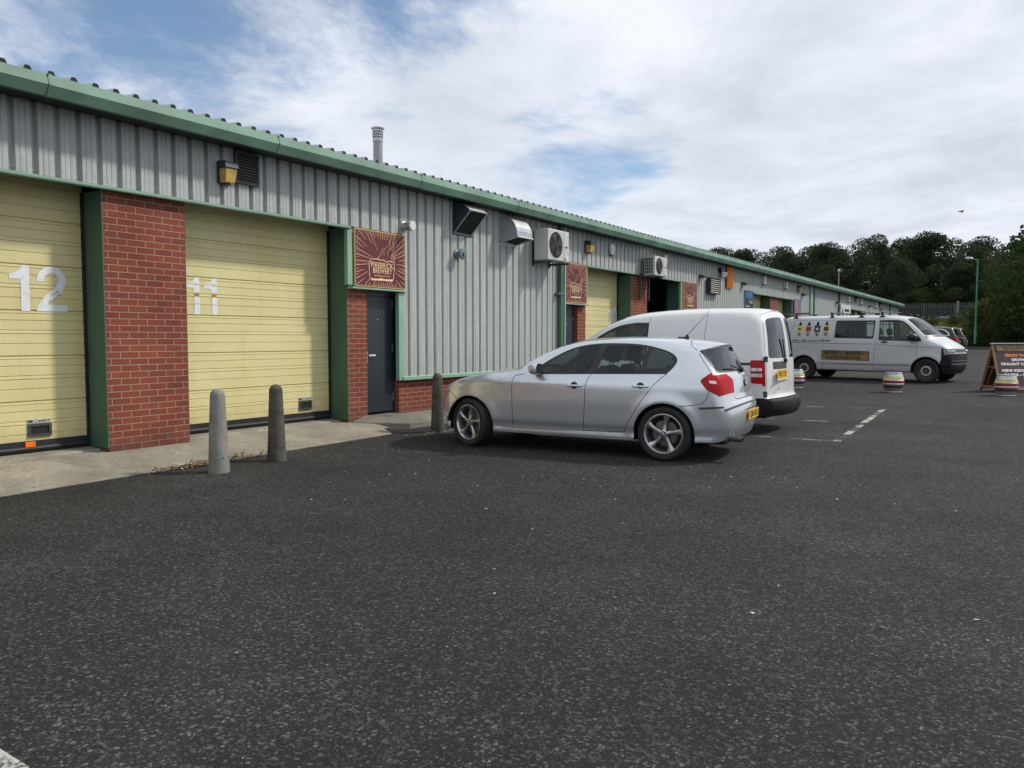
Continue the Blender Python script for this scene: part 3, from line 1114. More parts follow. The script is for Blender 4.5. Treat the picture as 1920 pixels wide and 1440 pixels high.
# down pipes: square green boxing
def downpipe(y, w, mat, z0=0.2):
    mb = MB()
    mb.box(XC + 0.003, XC + 0.10, y - w / 2, y + w / 2, z0, 3.79)
    mb.box(XC + 0.0, XC + 0.108, y - w / 2 - 0.12, y + w / 2 + 0.02, 2.32, 2.37)
    return P(mb, 'downpipe', mat, bevel=0.008)
for y in (15.0, 38.95, 44.85, 63.2):
    downpipe(y, 0.13, 'dark_green', gz(y) + 0.1)
mb = MB()
mb.box(XC + 0.004, XC + 0.118, 15.068, 15.115, 0.2, 3.79)
mb.box(XC + 0.004, XC + 0.06, 38.3, 38.8, 0.9, 3.79)
P(mb, 'cover_strip', 'green_trim')

# small louvre set into the cladding
def louvre(y0, y1, z0, z1, mat, n, x=XC, proud=0.012, depth=0.02, slat=None):
    mb = MB()
    w = 0.025
    mb.box(x - 0.03, x + proud, y0, y0 + w, z0, z1)
    mb.box(x - 0.03, x + proud, y1 - w, y1, z0, z1)
    mb.box(x - 0.03, x + proud, y0 + w, y1 - w, z0, z0 + w)
    mb.box(x - 0.03, x + proud, y0 + w, y1 - w, z1 - w, z1)
    mb.box(x - 0.02, x - 0.012, y0 + w, y1 - w, z0 + w, z1 - w, 1)
    h = (z1 - z0 - 2 * w) / n
    for k in range(n):
        z = z0 + w + k * h
        mb.extr([(x - 0.008, z + h * 0.85), (x + proud - 0.001, z + h * 0.30), (x + proud - 0.001, z + h * 0.20), (x - 0.008, z + h * 0.72)], y0 + w, y1 - w, 2)
    return mb, [mat, 'soft_black', slat or mat]
mb, mm = louvre(6.66, 7.03, 3.375, 3.775, 'dark_grille', 10, XC + 0.032, slat='louvre_grey')
P(mb, 'louvre_vent', mm)['label'] = 'small dark louvre beside the amber wall lamp'

# ------------------------------------------------------------------ things fixed to the wall
def wall_lamp(y, z, label, amber=True):
    t = thing('wall_lamp', label, 'lamp', (XC, y, z), 0, 'amber box lamps along the wall')
    mb = MB()
    mb.box(0.0, 0.035, -0.095, 0.095, -0.13, 0.14)
    mb.extr([(0.035, 0.145), (0.17, 0.13), (0.185, 0.05), (0.035, 0.05)], -0.10, 0.10)
    mb.box(0.05, 0.10, -0.03, 0.03, -0.155, -0.125)
    mb.build('housing', 'navy_metal', t, bevel=0.006)
    l = MB()
    l.add([(0.036, -0.085, 0.048), (0.17, -0.085, 0.048), (0.17, 0.085, 0.048), (0.036, 0.085, 0.048), (0.036, -0.075, -0.125), (0.14, -0.072, -0.125), (0.14, 0.072, -0.125), (0.036, 0.075, -0.125)], [(0, 1, 2, 3), (7, 6, 5, 4), (0, 4, 5, 1), (1, 5, 6, 2), (2, 6, 7, 3), (3, 7, 4, 0)])
    l.build('lens', 'amber_lens', t, bevel=0.008)
wall_lamp(6.50, 3.46, 'navy and amber box lamp above the door numbered 11')
wall_lamp(16.26, 3.47, 'navy and amber box lamp above the second maroon sign and door 10')
wall_lamp(36.0, 3.55, 'far small amber box lamp above the purple sign')
wall_lamp(49.6, 3.62, 'farther amber box lamp above the dark doors beyond the tall white sign')
wall_lamp(58.5, 3.62, 'farthest amber box lamp, near the end of the building')

def round_flue(y, z, label, mat, r=0.07, plate=False):
    t = thing('wall_flue', label, 'flue', (XC, y, z))
    mb = MB()
    if plate:
        mb.lathe([(r * 0.95, -0.03), (r * 0.95, 0.03), (r * 0.7, 0.04), (r * 0.7, 0.12), (r * 1.2, 0.13), (r * 1.25, 0.17), (r * 1.1, 0.175)], (0, 0, 0), (1, 0, 0), 20)
        mb.lathe([(r * 0.5, 0.175), (r * 0.45, 0.20)], (0, 0, 0), (1, 0, 0), 16)
    else:
        mb.lathe([(r * 1.05, -0.03), (r * 1.05, 0.03), (r * 0.92, 0.035), (r * 0.92, 0.10)], (0, 0, 0), (1, 0, 0), 20)
        for k in range(3):
            mb.lathe([(r, 0.104 + k * 0.022), (r, 0.116 + k * 0.022), (r * 0.85, 0.118 + k * 0.022), (r * 0.85, 0.124 + k * 0.022)], (0, 0, 0), (1, 0, 0), 20)
    mb.build('pipe', mat, t, smooth=True)
    if not plate:
        c = MB()
        c.lathe([(r, 0.172), (r, 0.20), (r * 0.93, 0.206)], (0, 0, 0), (1, 0, 0), 20)
        c.build('cap', 'white_plastic', t, smooth=True)
round_flue(9.93, 3.20, 'stubby round flue with white end cap beside the first maroon sign', 'galvanised', 0.076)
round_flue(11.34, 2.88, 'blue grey round vent below the slanted dark hood', 'pipe_blue', 0.082, True)
round_flue(15.02, 3.28, 'white round flue end behind the grey fan unit and green downpipe', 'off_white', 0.085)

def slant_hood():
    t = thing('vent_hood', 'dark slanted vent hood with bright metal rim and mesh mouth', 'vent', (XC, 11.27, 3.25))
    w = 0.50
    prof = [(0.0, 0.0), (0.36, 0.36), (0.33, 0.40), (0.18, 0.50), (0.0, 0.55)]
    mb = MB()
    for y in (0.0, w - 0.006):
        mb.extr(prof, y, y + 0.006)
    for a, b in zip(prof[1:], prof[2:]):
        mb.add([(a[0], 0.006, a[1]), (b[0], 0.006, b[1]), (b[0], w - 0.006, b[1]), (a[0], w - 0.006, a[1])], [(0, 1, 2, 3)], 1)
    mb.box(-0.01, 0.012, -0.03, w + 0.03, -0.03, 0.58, 0)
    mb.build('hood', ['navy_metal', 'galvanised'], t)
    r = MB()
    def bar(p, q, wd=0.028):
        r.rod(p, q, wd / 2, 4)
    bar((0.01, 0.0, 0.0), (0.37, 0.0, 0.36)); bar((0.01, w, 0.0), (0.37, w, 0.36)); bar((0.365, 0, 0.365), (0.365, w, 0.365), 0.035); bar((0.01, 0, 0.0), (0.01, w, 0.0))
    r.build('rim', 'galvanised', t)
    g = MB()
    g.add([(0.02, 0.012, 0.03), (0.35, 0.012, 0.36), (0.35, w - 0.012, 0.36), (0.02, w - 0.012, 0.03)], [(0, 1, 2, 3)])
    g.build('mesh_mouth', 'soft_black', t)
slant_hood()

def cowl():
    t = thing('vent_cowl', 'galvanised quarter round vent cowl left of the fan unit', 'vent', (XC, 12.72, 3.22))
    w = 0.55
    arc = [(0.36 * math.sin(a * math.pi / 16) + 0.04 * (a > 0), 0.13 + 0.38 * math.cos(a * math.pi / 16)) for a in range(9)]
    prof = [(0.0, 0.0)] + [(0.40, 0.09)] + arc[::-1]
    mb = MB()
    for y in (0.0, w - 0.006):
        mb.extr(prof, y, y + 0.006)
    pp = [(0.40, 0.09)] + arc[::-1]
    for a, b in zip(pp, pp[1:]):
        mb.add([(a[0], 0.0, a[1]), (b[0], 0.0, b[1]), (b[0], w, b[1]), (a[0], w, a[1])], [(0, 1, 2, 3)])
    mb.box(-0.01, 0.012, -0.04, w + 0.04, -0.04, 0.54)
    mb.build('cowl', 'galvanised', t, smooth=True)
    r = MB()
    r.rod((0, 0, 0), (0.41, 0, 0.09), 0.014, 6); r.rod((0, w, 0), (0.41, w, 0.09), 0.014, 6); r.rod((0.41, 0, 0.09), (0.41, w, 0.09), 0.018, 6)
    r.build('rim', 'galvanised', t)
    g = MB()
    g.add([(0.01, 0.01, 0.03), (0.39, 0.01, 0.115), (0.39, w - 0.01, 0.115), (0.01, w - 0.01, 0.03)], [(0, 1, 2, 3)])
    g.build('mesh_mouth', 'soft_black', t)
cowl()

def ac_unit(y0, w, z0, h, x0, d, label, style):
    t = thing('air_conditioner', label, 'air conditioner', (XC, y0, z0))
    mb = MB()
    mb.box(x0, x0 + d, 0, w, 0, h)
    mb.build('casing', 'ac_body', t, bevel=0.012)
    f = MB()
    yc, zc, rr = (w * 0.36, h * 0.50, h * 0.42)
    x = x0 + d
    f.lathe([(rr, 0.002), (rr, 0.004)], (x, yc, zc), (1, 0, 0), 32, 0)
    ring = MB()
    for k in range(5):
        r1 = rr * (0.25 + 0.185 * k)
        pts = [(x + 0.02, yc + r1 * math.cos(a * math.pi / 16), zc + r1 * math.sin(a * math.pi / 16)) for a in range(33)]
        ring.tube(pts, 0.0035, 4)
    for a in range(8):
        ca, sa = math.cos(a * math.pi / 4), math.sin(a * math.pi / 4)
        ring.rod((x + 0.018, yc + 0.05 * ca, zc + 0.05 * sa), (x + 0.012, yc + rr * ca, zc + rr * sa), 0.004, 4)
    for a in range(4):
        an = a * math.pi / 2 + 0.4
        pts = []
        for q, s_ in ((0.10, 0.0), (0.92, -0.45), (0.86, 0.35)):
            pts.append((x + 0.007, yc + rr * q * math.cos(an + s_), zc + rr * q * math.sin(an + s_)))
        f.add(pts, [(0, 1, 2)], 1)
    f.lathe([(rr * 0.16, 0.006), (rr * 0.14, 0.02)], (x, yc, zc), (1, 0, 0), 16, 1)
    f.build('fan', ['soft_black', 'dark_grille'], t)
    ring.build('fan_guard', 'dark_grille', t)
    b = MB()
    b.box(x, x + 0.003, w * 0.74, w * 0.745, 0.01, h - 0.01)
    b.box(x, x + 0.006, w * 0.80, w * 0.92, h * 0.46, h * 0.50)
    b.box(x, x + 0.006, w * 0.78, w * 0.84, h * 0.05, h * 0.10)
    b.box(x, x + 0.002, w * 0.90, w * 0.98, h * 0.06, h * 0.20, 1)
    b.box(x, x + 0.002, w * 0.88, w * 0.97, h * 0.90, h * 0.96, 1)
    b.build('front_marks', ['dark_grille', 'white_paint'], t)
    if style == 'side_grille':
        s = MB()
        s.box(x0 + 0.02, x0 + d - 0.05, -0.012, -0.006, 0.05, h - 0.05, 1)
        for k in range(6):
            z = 0.05 + (h - 0.1) * k / 5
            s.box(x0 + 0.02, x0 + d - 0.05, -0.022, -0.012, z - 0.007, z + 0.007)
        for k in range(5):
            xx = x0 + 0.025 + (d - 0.09) * k / 4
            s.box(xx - 0.005, xx + 0.005, -0.024, -0.014, 0.05, h - 0.05)
        s.build('side_grille', ['ac_body', 'soft_black'], t)
    for yy in ((0.0, 0.55) if style == 'side_grille' else (0.10, w - 0.10)):
        br = MB()
        if style == 'side_grille':
            br.box(0.0, 0.04, yy - 0.02, yy + 0.02, -0.62, 0.06)
            br.box(0.04, x0 + d, yy - 0.018, yy + 0.018, -0.045, -0.008)
        else:
            br.box(0.0, 0.035, yy - 0.02, yy + 0.02, -0.10, 0.35)
            br.box(0.035, x0 + d + 0.06, yy - 0.02, yy + 0.02, -0.065, -0.02)
        br.build('bracket', 'dark_grille', t)
ac_unit(13.82, 0.86, 2.98, 0.62, 0.10, 0.33, 'large pale fan unit on brackets above the silver car, left of the downpipe', 'plain')
ac_unit(19.25, 0.80, 3.02, 0.50, 0.12, 0.30, 'smaller fan unit with a side grille above the brick pillar by the open bay', 'side_grille')

def alarm_box(y, z, label):
    t = thing('alarm_box', label, 'alarm', (XC, y, z), 0, 'white alarm boxes along the wall')
    mb = MB()
    prof = [(-0.10, 0.13), (0.10, 0.13), (0.125, 0.05), (0.075, -0.13), (-0.075, -0.13), (-0.125, 0.05)]
    mb.prism(prof, 0.075)
    mb.build('cover', 'white_plastic', t, bevel=0.018)
    b = MB()
    b.prism([(a * 0.9, z_ * 0.9 - 0.01) for a, z_ in prof], -0.01)
    b.box(0.0, 0.05, -0.07, 0.07, -0.155, -0.132)
    b.build('base', 'black_plastic', t)
alarm_box(17.52, 3.54, 'white shield shaped alarm box above the door numbered 10')
alarm_box(20.90, 3.57, 'white shield shaped alarm box above the open dark bay')

def bulkhead(y, z, label, w=0.20):
    t = thing('bulkhead_light', label, 'lamp', (XC, y, z), 0, 'small grey wall lights')
    mb = MB()
    mb.extr([(0.0, 0.09), (0.10, 0.075), (0.20, 0.02), (0.20, 0.0), (0.0, -0.02)], -w / 2, w / 2)
    mb.build('hood', 'dark_grille', t)
    l = MB()
    l.box(0.03, 0.17, -w / 2 + 0.02, w / 2 - 0.02, -0.055, -0.021)
    l.build('lens', 'white_plastic', t)
bulkhead(23.75, 3.26, 'small grey wall light above the third maroon sign', 0.24)
bulkhead(28.05, 3.28, 'small grey wall light just left of the blue sign', 0.24)
bulkhead(36.85, 3.30, 'small grey wall light just right of the purple sign', 0.26)
bulkhead(44.3, 3.22, 'small grey wall light left of the tall white sign', 0.26)
bulkhead(54.3, 3.35, 'small grey wall light right of the far dark doors', 0.3)
bulkhead(58.9, 3.30, 'small grey wall light nearest the far end of the building', 0.3)

def box_unit(y, z, w, h, label):
    t = thing('sensor_box', label, 'box', (XC, y, z), 0, 'white upright boxes high on the wall')
    mb = MB()
    mb.box(0.0, 0.13, -w / 2, w / 2, -h / 2, h / 2)
    mb.build('case', 'white_plastic', t, bevel=0.02)
    b = MB()
    b.box(0.02, 0.11, -w / 2 + 0.02, w / 2 - 0.02, -h / 2 - 0.03, -h / 2 - 0.001)
    b.build('base', 'dark_grille', t)
box_unit(30.55, 3.59, 0.20, 0.30, 'white upright box above the blue sign and yellow door')
box_unit(33.8, 3.58, 0.20, 0.28, 'white upright box above the far brick pillar')
box_unit(47.4, 3.58, 0.26, 0.34, 'white upright box above the tall white sign')
box_unit(51.3, 3.58, 0.26, 0.34, 'white upright box above the far dark doors')
box_unit(56.8, 3.55, 0.26, 0.36, 'white upright box near the far end of the building')

def twin_light():
    t = thing('security_light', 'black and white twin security light left of the orange panel', 'lamp', (XC, 25.6, 3.53))
    mb = MB()
    mb.box(0.0, 0.12, -0.16, 0.16, 0.02, 0.16)
    mb.rod((0.05, 0, 0.02), (0.09, 0, -0.13), 0.05, 10)
    mb.build('housing', 'black_plastic', t, bevel=0.01)
    h = MB()
    for dy in (-0.11, 0.11):
        h.lathe([(0.04, 0), (0.085, 0.09), (0.08, 0.10)], (0.10, dy, -0.03), (1, -0.3, -0.5), 14)
    h.build('lamp_head', 'white_plastic', t)
twin_light()

lv, mm = louvre(24.3, 25.25, 2.80, 3.30, 'black_plastic', 7, XC + 0.11, 0.05, 0.08, 'off_white')
lv.box(XC, XC + 0.08, 24.3, 25.25, 2.80, 3.30)
t = thing('louvre_box', 'projecting black louvre box with pale slats beside the third maroon sign', 'vent', (XC, 24.8, 2.8))
lv.build('louvre', mm, t, world=True)

t = thing('orange_panel', 'upright orange ribbed plastic panel high on the cladding', 'panel', (XC, 26.5, 3.08))
mb = MB()
n = 24
pts = [(-0.33 + 0.66 * k / n, 0.06 + 0.03 * math.sin(k * 2 * math.pi / 4) + 0.02 * math.sin(k * 0.9)) for k in range(n + 1)]
mb.add([(x, y, 0.0 + 0.015 * math.sin(y * 60)) for y, x in pts] + [(x, y, 0.70 + 0.012 * math.sin(y * 45)) for y, x in pts], [(i, i + 1, i + n + 2, i + n + 1) for i in range(n)])
mb.box(0.0, 0.03, -0.3, 0.3, 0.05, 0.1)
mb.box(0.0, 0.03, -0.3, 0.3, 0.6, 0.65)
mb.build('ribbed_sheet', 'orange_sheet', t)

# flue standing on the roof
t = thing('roof_flue', 'tall grey metal flue pipe standing on the roof', 'flue', (-10.0, 10.93, 4.15))
mb = MB()
mb.lathe([(0.085, 0), (0.085, 0.80)], (0, 0, 0), (0, 0, 1), 20)
mb.lathe([(0.12, 0.0), (0.088, 0.16)], (0, 0, 0), (0, 0, 1), 20)
mb.build('pipe', 'flue_grey', t, smooth=True)
mb = MB()
mb.lathe([(0.092, 0.80), (0.092, 1.02)], (0, 0, 0), (0, 0, 1), 20, 0, False)
for k in range(3):
    for a in range(14):
        an = a * 2 * math.pi / 14 + k * 0.22
        q = Matrix.Rotation(an, 4, 'Z')
        mb.box(0.0905, 0.0945, -0.012, 0.012, 0.86 + k * 0.045, 0.885 + k * 0.045, 1, q)
mb.lathe([(0.118, 1.02), (0.122, 1.035), (0.105, 1.05), (0.0, 1.055)], (0, 0, 0), (0, 0, 1), 20)
mb.build('terminal', ['galvanised', 'soft_black'], t, smooth=False)

# ------------------------------------------------------------------ signs
def brewery_sign(y0, y1, z0, z1, label):
    t = thing('brewery_sign', label, 'sign', (XC, y0, z0), 0, 'maroon brewery signs along the wall')
    W, H = y1 - y0, z1 - z0
    mb = MB()
    mb.box(0.003, 0.035, 0, W, 0, H)
    mb.build('board', 'sign_gold', t, bevel=0.003)
    f = MB()
    e = 0.017
    f.box(0.0352, 0.0372, e, W - e, e, H - e)
    f.build('face', 'sign_maroon', t)
    X = 0.0392
    def uv(p):
        # sketch units: 1000 wide, measured from the top left of the board
        u = (p[0] - 150) / 970
        v = 1 - (p[1] - 130 - 155 * u) / (1035 - 70 * u)
        return (u * W, v * H)
    r = MB()
    rnd = random.Random(3)
    cx, cz = 0.53 * W, 0.45 * H
    n = 88
    for k in range(n):
        a = 2 * math.pi * (k + rnd.uniform(-0.25, 0.25)) / n
        ca, sa = math.cos(a), math.sin(a)
        tx = ((W - e - 0.006 - cx) if ca > 0 else (cx - e - 0.006)) / max(abs(ca), 1e-6)
        tz = ((H - e - 0.006 - cz) if sa > 0 else (cz - e - 0.006)) / max(abs(sa), 1e-6)
        m_ = min(tx, tz)
        ln = (0.05 if k % 2 else rnd.choice((0.12, 0.17, 0.26, 0.36))) * (0.5 if sa < -0.4 else 1) * m_ / 0.42
        if sa > 0.8 and abs(ca) < 0.45:
            ln = min(ln, 0.10)
        ln = min(ln, m_ - 0.20 - (0.10 if abs(ca) < 0.5 and sa < 0 else 0.0) if m_ > 0.35 else ln)
        p = (cx + ca * m_, cz + sa * m_)
        q = (cx + ca * (m_ - ln), cz + sa * (m_ - ln))
        wd = 0.0045 + (0 if k % 2 else 0.0035)
        nx, nz = -sa * wd / 2, ca * wd / 2
        r.add([(X, p[0] + nx, p[1] + nz), (X, p[0] - nx, p[1] - nz), (X, q[0] - nx * 0.5, q[1] - nz * 0.5), (X, q[0] + nx * 0.5, q[1] + nz * 0.5)], [(0, 1, 2, 3)])
    r.build('sunburst', 'sign_cream', t)
    g = MB()
    outl = [(440, 690), (540, 690), (640, 715), (690, 715), (735, 755), (790, 735), (880, 755), (890, 810), (882, 940), (870, 1060), (840, 1095), (660, 1070), (450, 1060), (415, 1010), (410, 900), (405, 760), (440, 690)]
    g.line2([uv(p) for p in outl], 0.013, X)
    g.sheet([uv(p) for p in [(430, 1030), (560, 1045), (640, 1035), (690, 1055), (868, 1062), (850, 1100), (690, 1085), (450, 1068)]], X + 0.001)
    for fl_ in ([(540, 690), (610, 640), (640, 570), (672, 505), (690, 515), (685, 560), (665, 600), (672, 640), (690, 638), (694, 600), (688, 560)],
                [(700, 520), (735, 490), (775, 465), (795, 400), (812, 330), (805, 420), (812, 470), (800, 520), (765, 570), (755, 640)],
                [(800, 525), (840, 500), (868, 440), (862, 375), (880, 450), (875, 530), (850, 550)],
                [(870, 530), (868, 600), (835, 680), (848, 715), (870, 705), (885, 640), (880, 600), (905, 580), (900, 660), (888, 755)]):
        g.line2(catmull([uv(p) for p in fl_], 3), 0.008, X + 0.0005)
    g.build('flame_outline', 'sign_cream', t)
    x = MB()
    a0, a1 = uv((650, 815)), uv((650, 915))
    put_text(x, 'FIREBRICK', 0.115, a0[0], a0[1], X + 0.0015, offset=0.0012, width=0.43 * W, space=1.08)
    put_text(x, 'BREWERY', 0.115, a1[0] + 0.005, a1[1], X + 0.0015, offset=0.0012, width=0.375 * W, space=1.08)
    a2 = uv((650, 1000))
    put_text(x, 'BLAYDON-ON-TYNE', 0.03, a2[0], a2[1], X + 0.0015, offset=0.0004, width=0.30 * W)
    x.build('lettering', 'sign_cream', t)
brewery_sign(8.775, 9.935, 2.185, 3.055, 'nearest maroon and gold brewery sign over the grey door beside door 11')
brewery_sign(15.165, 16.24, 2.185, 3.055, 'maroon and gold brewery sign over the grey door left of door 10')
brewery_sign(22.26, 23.46, 2.25, 3.07, 'farthest maroon brewery sign, right of the open dark bay')

t = thing('trade_sign', 'dark navy sign with light blue lettering left of a far yellow door', 'sign', (XC, 28.32, 2.2))
mb = MB()
mb.box(0.003, 0.03, 0, 1.0, 0, 0.9)
mb.build('board', 'sign_navy', t)
x = MB()
put_text(x, 'POWER', 0.28, 0.5, 0.73, 0.033, 0, offset=0.012, width=0.8)
put_text(x, 'TOOLS', 0.13, 0.68, 0.50, 0.033, 1, offset=0.004)
x.box(0.0305, 0.033, 0.08, 0.55, 0.33, 0.36, 1)
x.box(0.0305, 0.033, 0.10, 0.42, 0.06, 0.24, 1)
x.box(0.0305, 0.033, 0.50, 0.92, 0.06, 0.26, 0)
x.build('lettering', ['sign_blue', 'off_white'], t)

t = thing('purple_sign', 'dull purple sign with rust coloured panels right of the far doors', 'sign', (XC, 35.42, 2.0))
mb = MB()
mb.box(0.003, 0.03, 0, 1.15, 0, 1.08)
mb.build('board', 'sign_purple', t)
x = MB()
x.box(0.0305, 0.033, 0.10, 0.55, 0.72, 1.0)
x.box(0.0305, 0.033, 0.18, 0.85, 0.44, 0.56)
x.box(0.0305, 0.033, 0.10, 0.95, 0.30, 0.37)
x.box(0.0305, 0.033, 0.25, 0.75, 0.60, 0.68)
x.build('lettering', ['sign_rust'], t)

t = thing('white_sign', 'tall white sign with a black triangle and dark lettering rows', 'sign', (XC, 45.35, 1.9))
mb = MB()
mb.box(0.02, 0.06, 0, 2.75, 0, 1.32)
mb.build('board', 'white_plastic', t)
x = MB()
x.sheet([(0.2, 0.72), (0.75, 0.72), (0.48, 1.2)], 0.063)
x.box(0.061, 0.063, 0.15, 0.8, 0.42, 0.58, 1)
for k, (a, b) in enumerate(((1.0, 2.3), (1.15, 2.0), (1.1, 2.0), (0.95, 2.0))):
    z = 1.02 - 0.30 * k
    x.box(0.061, 0.063, a, b, z - 0.07, z + 0.07)
x.build('lettering', ['sign_navy', 'pipe_blue'], t)

# ------------------------------------------------------------------ bollards
def bollard(x, y, h, r, mat, label, lean=0.0, crack=False):
    t = thing('bollard', label, 'bollard', (x, y, gz(y)), random.uniform(0, 3), 'round topped concrete bollards along the apron')
    rt = r * 0.70
    prof = [(r * 1.0, -0.05)] + [(r + (rt - r) * (k / 8), (h - rt) * k / 8) for k in range(9)]
    prof += [(rt * math.cos(a * math.pi / 16), h - rt + rt * math.sin(a * math.pi / 16)) for a in range(1, 9)]
    mb = MB()
    n = 32
    rnd = random.Random(int(x * 100 + y * 10))
    for pr_ in (prof,):
        vs, fs = [], []
        for i, (rr, z) in enumerate(pr_):
            for k in range(n):
                a = 2 * math.pi * k / n
                q = rr * (1 + 0.012 * noise.noise((3 * math.cos(a), 3 * math.sin(a), z * 3 + x)))
                if crack and z < 0.16 and abs(a - 1.0) < 0.12:
                    q *= 0.80 + z
                vs.append((q * math.cos(a), q * math.sin(a), z))
        for i in range(len(pr_) - 1):
            for k in range(n):
                fs.append((i * n + k, i * n + (k + 1) % n, (i + 1) * n + (k + 1) % n, (i + 1) * n + k))
        mb.add(vs, fs)
    mb.build('post', mat, t, smooth=True)
    h_ = MB()
    for k in range(2):
        a = -1.2 + k * 0.7
        h_.lathe([(0.007, 0), (0.006, 0.004)], (r * 0.955 * math.cos(a), r * 0.955 * math.sin(a), 0.16), (math.cos(a), math.sin(a), 0.06), 8)
    h_.build('lifting_hole', 'soft_black', t)
bollard(-7.07, 5.25, 0.876, 0.108, 'concrete_pale', 'pale clean concrete bollard, nearest to the camera')
bollard(-7.17, 6.10, 0.877, 0.106, 'concrete_weathered', 'dark weathered concrete bollard with a chipped base', crack=True)
bollard(-7.35, 9.28, 0.883, 0.104, 'concrete_weathered', 'dark mossy concrete bollard right against the silver car nose')

# dead leaves, weeds and grit along the apron edge
def litter():
    rnd = random.Random(11)
    mb = MB()
    def leaf(x, y, z, s, mi, flat=0.5):
        a = rnd.uniform(0, 6.28)
        u = Vector((math.cos(a), math.sin(a), rnd.uniform(-flat, flat))) * s
        v = Vector((-math.sin(a), math.cos(a), rnd.uniform(-flat, flat))) * s * rnd.uniform(0.35, 0.7)
        p = Vector((x, y, z))
        mb.add([p - u, p + v, p + u, p - v], [(0, 1, 2, 3)], mi)
    for k in range(900):
        y = rnd.choice((rnd.uniform(4.9, 6.3), rnd.gauss(5.75, 0.25), rnd.gauss(5.2, 0.2)))
        e = -7.56 - 0.035 * max(0, y - 3)
        x = e + rnd.gauss(0.03, 0.05)
        leaf(x, y, 0.012 + rnd.random() * 0.025, rnd.uniform(0.008, 0.022), 0 if rnd.random() < 0.8 else 1)
    for k in range(260):
        y = rnd.uniform(8.6, 9.6)
        x = -7.35 + rnd.gauss(0.08, 0.10)
        leaf(x, y, 0.012 + rnd.random() * 0.012, rnd.uniform(0.005, 0.013), rnd.choice((0, 1, 1)))
    for k in range(330):
        x = rnd.uniform(-8, 0.5)
        y = rnd.uniform(1.2, 16)
        if rnd.random() < 0.5:
            y = rnd.uniform(6.2, 9.4)
            x = rnd.uniform(-7.6, -3)
        leaf(x, y, gz(y) + 0.010, rnd.uniform(0.004, 0.012) * (1.5 if rnd.random() < 0.06 else 1), 1 if rnd.random() < 0.8 else 0, 0.3)
    for k in range(90):
        y = rnd.uniform(3.5, 9.5)
        leaf(rnd.uniform(-6.8, 1.5), y, gz(y) + 0.012, rnd.uniform(0.009, 0.02), rnd.choice((0, 1, 1, 1)), 0.25)
    for k in range(300):
        y = rnd.uniform(2.4, 8.8)
        leaf(-7.54 - 0.035 * max(0, y - 3) + abs(rnd.gauss(0, 0.06)), y, 0.010, rnd.uniform(0.004, 0.012), rnd.choice((0, 0, 1)), 0.4)
    for k in range(40):
        y = rnd.uniform(2.8, 8.5)
        x = rnd.uniform(-8.5, -7.65)
        leaf(x, y, 0.12 * (-7.6 - x) / 1.0 + 0.012, rnd.uniform(0.008, 0.02), 0, 0.2)
    return tag(mb.build('leaf_litter', ['dry_leaf', 'debris_pale']), 'dry leaves and pale grit scattered over the asphalt and along the apron edge', 'litter', kind='stuff')
litter()

def weeds():
    rnd = random.Random(4)
    mb = MB()
    for cx, cy, n in ((-7.66, 5.95, 16), (-7.66, 5.70, 10), (-7.68, 6.35, 6), (-7.64, 5.3, 5)):
        for k in range(n):
            x, y = cx + rnd.gauss(0, 0.035), cy + rnd.gauss(0, 0.06)
            a = rnd.uniform(0, 6.28)
            h = rnd.uniform(0.03, 0.10)
            dx, dy = math.cos(a) * h * 0.6, math.sin(a) * h * 0.6
            w = 0.005
            mb.add([(x - w, y, 0.01), (x + w, y, 0.01), (x + dx * 0.5 + w, y + dy * 0.5, 0.01 + h * 0.7), (x + dx, y + dy, 0.01 + h), (x + dx * 0.5 - w, y + dy * 0.5, 0.01 + h * 0.7)], [(0, 1, 2, 3, 4)])
    return tag(mb.build('weeds', 'weed'), 'small green weeds in the crack between apron and asphalt', 'weeds', kind='stuff')
weeds()
